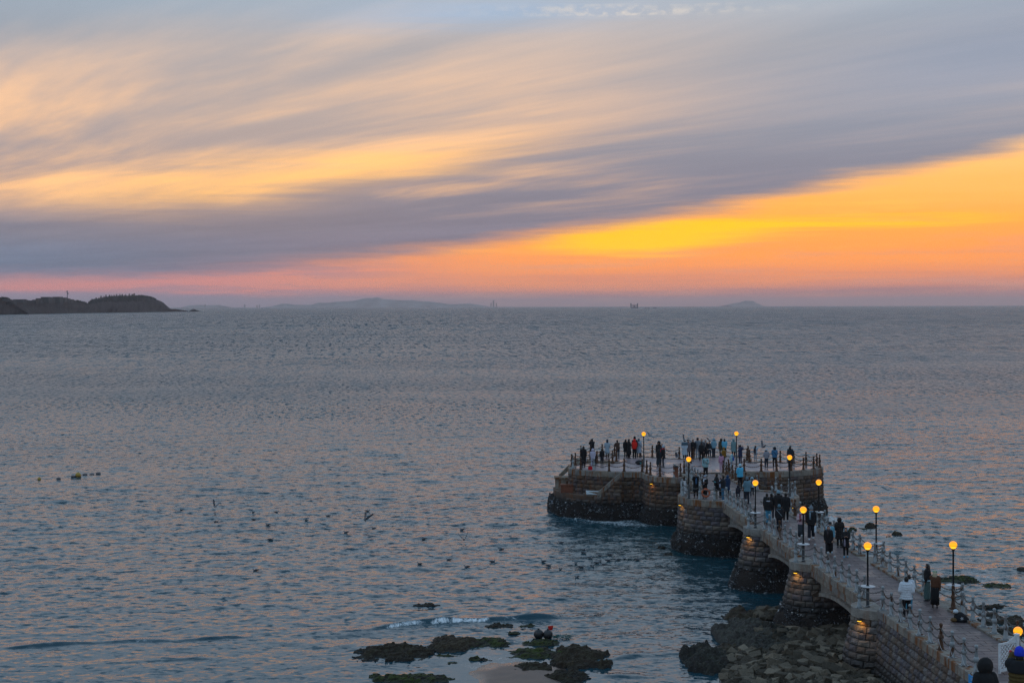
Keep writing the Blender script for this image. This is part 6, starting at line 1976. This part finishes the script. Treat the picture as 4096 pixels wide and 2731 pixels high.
for k in range(4):
    bd = link('band', MB().lathe([(.066, -.035), (.067, 0), (.066, .035)], 10, cap=False).build('band', True), M_PAINT, lb_, True, color=(.32, .10, .05))
    a = k * math.pi / 2 + .78
    bd.location = (.25 * math.cos(a), 0, .30 + .25 * math.sin(a)); bd.rotation_euler = (0, -a, 0); bd.scale = (1, .8, 1)
# white board at the left edge of the bastion
w = W(2733, 1978, DECK)
bo = thing('notice_board', w, 'plain white board standing at the left edge of the bastion', 'board', rz=.25)
link('panel', MB().box((0, 0, .52), (.36, .03, .88)).build('panel'), M_WHITE, bo, True)
for sx in (-.15, .15):
    link('foot', MB().box((sx, .02, .04), (.04, .28, .08)).build('foot'), M_WHITE, bo, True)
# litter bin
w = W(2703, 1909, TOP)
bi = thing('litter_bin', w, 'dark brown litter bin at the small near lobe of the platform', 'bin')
link('drum', MB().lathe([(.20, 0), (.20, .05), (.19, .06), (.20, .78), (.21, .80)], 16).build('drum', True), M_RUSTBOX, bi, True)
link('lid', MB().lathe([(.22, .80), (.22, .84), (.14, .92), (.02, .94)], 16).build('lid', True), M_BLACK, bi, True)
link('hoop', MB().tube((-.19, 0, .84), (-.19, 0, 1.02), .015, n=6).tube((.19, 0, .84), (.19, 0, 1.02), .015, n=6).tube((-.19, 0, 1.02), (.19, 0, 1.02), .015, n=6).build('hoop'), M_BLACK, bi, True)
# red bag, dark bag on the platform
w = W(2361, 1878, TOP)
rb_ = thing('red_tote', w, 'bright red tote bag standing on the platform floor', 'bag')
link('pouch', MB().loft([[Vector((x_ * f_, y_ * f_, zz)) for x_, y_ in ((-.16, -.10), (.16, -.10), (.16, .10), (-.16, .10))] for zz, f_ in ((0, 1), (.16, 1.03), (.26, .9))]).build('pouch'), M_CLOTH, rb_, True, color=(.55, .012, .02))
link('contents', MB().ell((-.03, 0, .28), (.11, .07, .06), 8, 5).build('contents', True), M_CLOTH, rb_, True, color=(.42, .25, .26))
link('handle', MB().tube((-.10, -.1, .26), (-.05, -.12, .36), .012, n=5).tube((-.05, -.12, .36), (.05, -.12, .36), .012, n=5).tube((.05, -.12, .36), (.10, -.1, .26), .012, n=5).build('handle'), M_CLOTH, rb_, True, color=(.50, .02, .03))
w = W(2557, 1857, TOP)
db = thing('dark_backpack', w, 'dark backpack with teal patch lying on the platform floor', 'bag')
link('pouch', MB().ell((0, 0, .16), (.34, .22, .17), 12, 8).build('pouch', True), M_CLOTH, db, True, color=(.014, .015, .018))
link('patch', MB().box((.12, -.20, .14), (.18, .04, .12)).build('patch'), M_CLOTH, db, True, color=(.04, .20, .22))
link('flap', MB().loft([oval(zz, a, b) for zz, a, b in ((.20, .28, .17), (.30, .24, .14), (.36, .10, .06))]).build('flap', True), M_CLOTH, db, True, color=(.02, .02, .026))
# heap of bag and fur by the right railing
w = W(3836, 2484, DECK)
hp = thing('heaped_bag', w, 'black bag with white emblem, brown fur and white cap heaped by the right railing', 'bag')
link('pouch', MB().loft([[Vector((rx * math.cos(q_) + ox_, ry * math.sin(q_), zz)) for q_ in np.linspace(0, 6.28, 14, endpoint=False)] for zz, rx, ry, ox_ in ((0, .33, .22, .10), (.10, .33, .22, .10), (.26, .24, .17, .04), (.38, .12, .10, 0))]).build('pouch', True), M_CLOTH, hp, True, color=(.010, .011, .014))
em = MB()
for a in range(3):
    em.box((.06, -.205, .16), (.14, .012, .018), Matrix.Rotation(a * math.pi / 3 + .2, 3, 'Y'))
link('emblem', em.build('emblem'), M_PAINT, hp, True, color=(.5, .52, .55))
link('fur', MB().ell((-.22, -.05, .08), (.16, .14, .09), 10, 6).ell((-.08, .02, .34), (.15, .10, .06), 10, 6).build('fur', True), M_CLOTH, hp, True, color=(.10, .055, .02))
link('cap', MB().ell((-.14, -.02, .42), (.11, .10, .09), 12, 8).build('cap', True), M_CLOTH, hp, True, color=(.48, .54, .58))
# rust box and white sheet on the landing
rbx = thing('rusted_box', (4.35, 113.6, 1.75), 'rust-red iron box on the landing at the left of the platform', 'box')
link('casing', MB().box((0, 0, .30), (1.0, .7, .58)).build('casing'), M_RUSTBOX, rbx, True)
link('lid', MB().box((.15, 0, .63), (1.35, .8, .06)).build('lid'), M_RUSTBOX, rbx, True)
link('bollard', MB().lathe([(.06, .66), (.05, .80), (.09, .84), (.08, .92), (.02, .94)], 10).build('bollard', True), M_POST_R, rbx, True)
sh = []
fs = []
for i in range(9):
    for j in range(6):
        x_ = 5.75 + i * .13; y_ = 110.9 + j * .12 + (1.2 - i * .13) * .3
        drop = max(0, 1.5 - j) * .16 if j < 2 else 0
        sh.append((x_, y_ - (0 if j > 1 else .0), 2.13 - drop + .03 * mnoise.noise(Vector((x_ * 6, y_ * 6, 0)))))
for i in range(8):
    for j in range(5):
        a = i * 6 + j; fs.append((a, a + 6, a + 7, a + 1))
o = link('white_sheet', mesh('white_sheet', sh, fs, True), M_CLOTH, color=(.42, .46, .48))
sd_ = o.modifiers.new('t', 'SOLIDIFY'); sd_.thickness = .02
tag(o, 'crumpled white sheet hanging over the landing stone', 'sheet')
# white lattice gate panel at the shore end
gp = W(3996, 2692, DECK); gq = Wy(4052, 2660, gp.y + .9)
gt = thing('lattice_gate', gp, 'white wooden lattice gate panel at the shore end of the walkway', 'gate', rz=.55)
gw, gh = .95, 1.02
link('post', MB().box((gw, 0, .62), (.13, .13, 1.24)).box((gw, 0, 1.27), (.16, .16, .05)).build('post'), M_WHITE, gt, True)
for z_ in (.08, gh):
    link('rail', MB().box((gw / 2, 0, z_), (gw, .05, .07)).build('rail'), M_WHITE, gt, True)
link('stile', MB().box((.03, 0, gh / 2), (.06, .06, gh)).build('stile'), M_WHITE, gt, True)
for k in range(5):
    link('arch_board', MB().box((gw - .10 - k * .085, 0, gh + .03 + (.17 - k * .035) / 2), (.08, .03, .20 - k * .04)).build('arch_board'), M_WHITE, gt, True)
for sgn, yo in ((1, .012), (-1, -.012)):
    for k in range(-4, 9):
        x0, x1 = k * .17, k * .17 + gh * sgn
        pts = []
        # clip the diagonal to the frame
        a, b = Vector((x0 if sgn > 0 else x0 + gh * 0, 0, .08)), Vector((x1, 0, gh))
        d = b - a; t0, t1 = 0.0, 1.0
        for lo, hi_ in ((.06, gw - .06),):
            if abs(d.x) > 1e-6:
                ta, tb_ = (lo - a.x) / d.x, (hi_ - a.x) / d.x
                t0, t1 = max(t0, min(ta, tb_)), min(t1, max(ta, tb_))
        if t1 - t0 > .08:
            p0, p1 = a + d * t0, a + d * t1
            m = (p0 + p1) / 2; L = (p1 - p0).length
            link('slat', MB().box((m.x, yo, m.z), (L, .02, .035), Matrix.Rotation(-math.atan2(d.z, d.x), 3, 'Y')).build('slat'), M_WHITE, gt, True)
# blue sign hung on the outside of the left coping
sg0 = P(49.35, -1.80, 3.05)
sn = thing('blue_sign', sg0, 'blue sign with white characters hung on the left wall at the shore end', 'sign', rz=math.atan2(DIRP.y, DIRP.x))
link('board', MB().box((.45, .03, .28), (.88, .025, .60)).build('board'), M_PAINT, sn, True, color=(.01, .24, .58))
gl = MB(); rg_ = random.Random(9)
for (x0, z0, n, sz) in ((.20, .47, 4, .085), (.16, .25, 3, .15)):
    for c_ in range(n):
        cx_ = x0 + c_ * sz * 1.45 + sz / 2
        for q in range(3):
            gl.box((cx_, .046, z0 - sz / 2 + q * sz / 2), (sz * .95, .004, sz * .10))
        for q in (-.42, .42) if c_ % 2 else (0, .42):
            gl.box((cx_ + q * sz, .046, z0), (sz * .10, .004, sz))
link('lettering', gl.build('lettering'), M_PAINT, sn, True, color=(.55, .60, .65))
for sx in (.05, .85):
    link('hanger', MB().tube((sx, .02, .56), (sx, -.06, .66), .01, n=5).build('hanger'), M_BLACK, sn, True)
# thin cable looped along the left posts
pts = side_rail(-1)[:34]
mb = MB()
for a, b in zip(pts[:-1], pts[1:]):
    pr_ = None
    for i in range(7):
        q_ = i / 6
        v_ = a.lerp(b, q_) + NRMP * -.10 + Vector((0, 0, .42 - .38 * (1 - (1 - q_) ** 2) if q_ < .75 else .064 + (q_ - .75) * 1.42))
        if pr_ is not None:
            mb.tube(pr_, v_, .007, n=4, cap=False)
        pr_ = v_
tag(link('loose_cable', mb.build('loose_cable'), M_TABLE), 'thin pale cable looped from post to post along the left railing', 'cable')
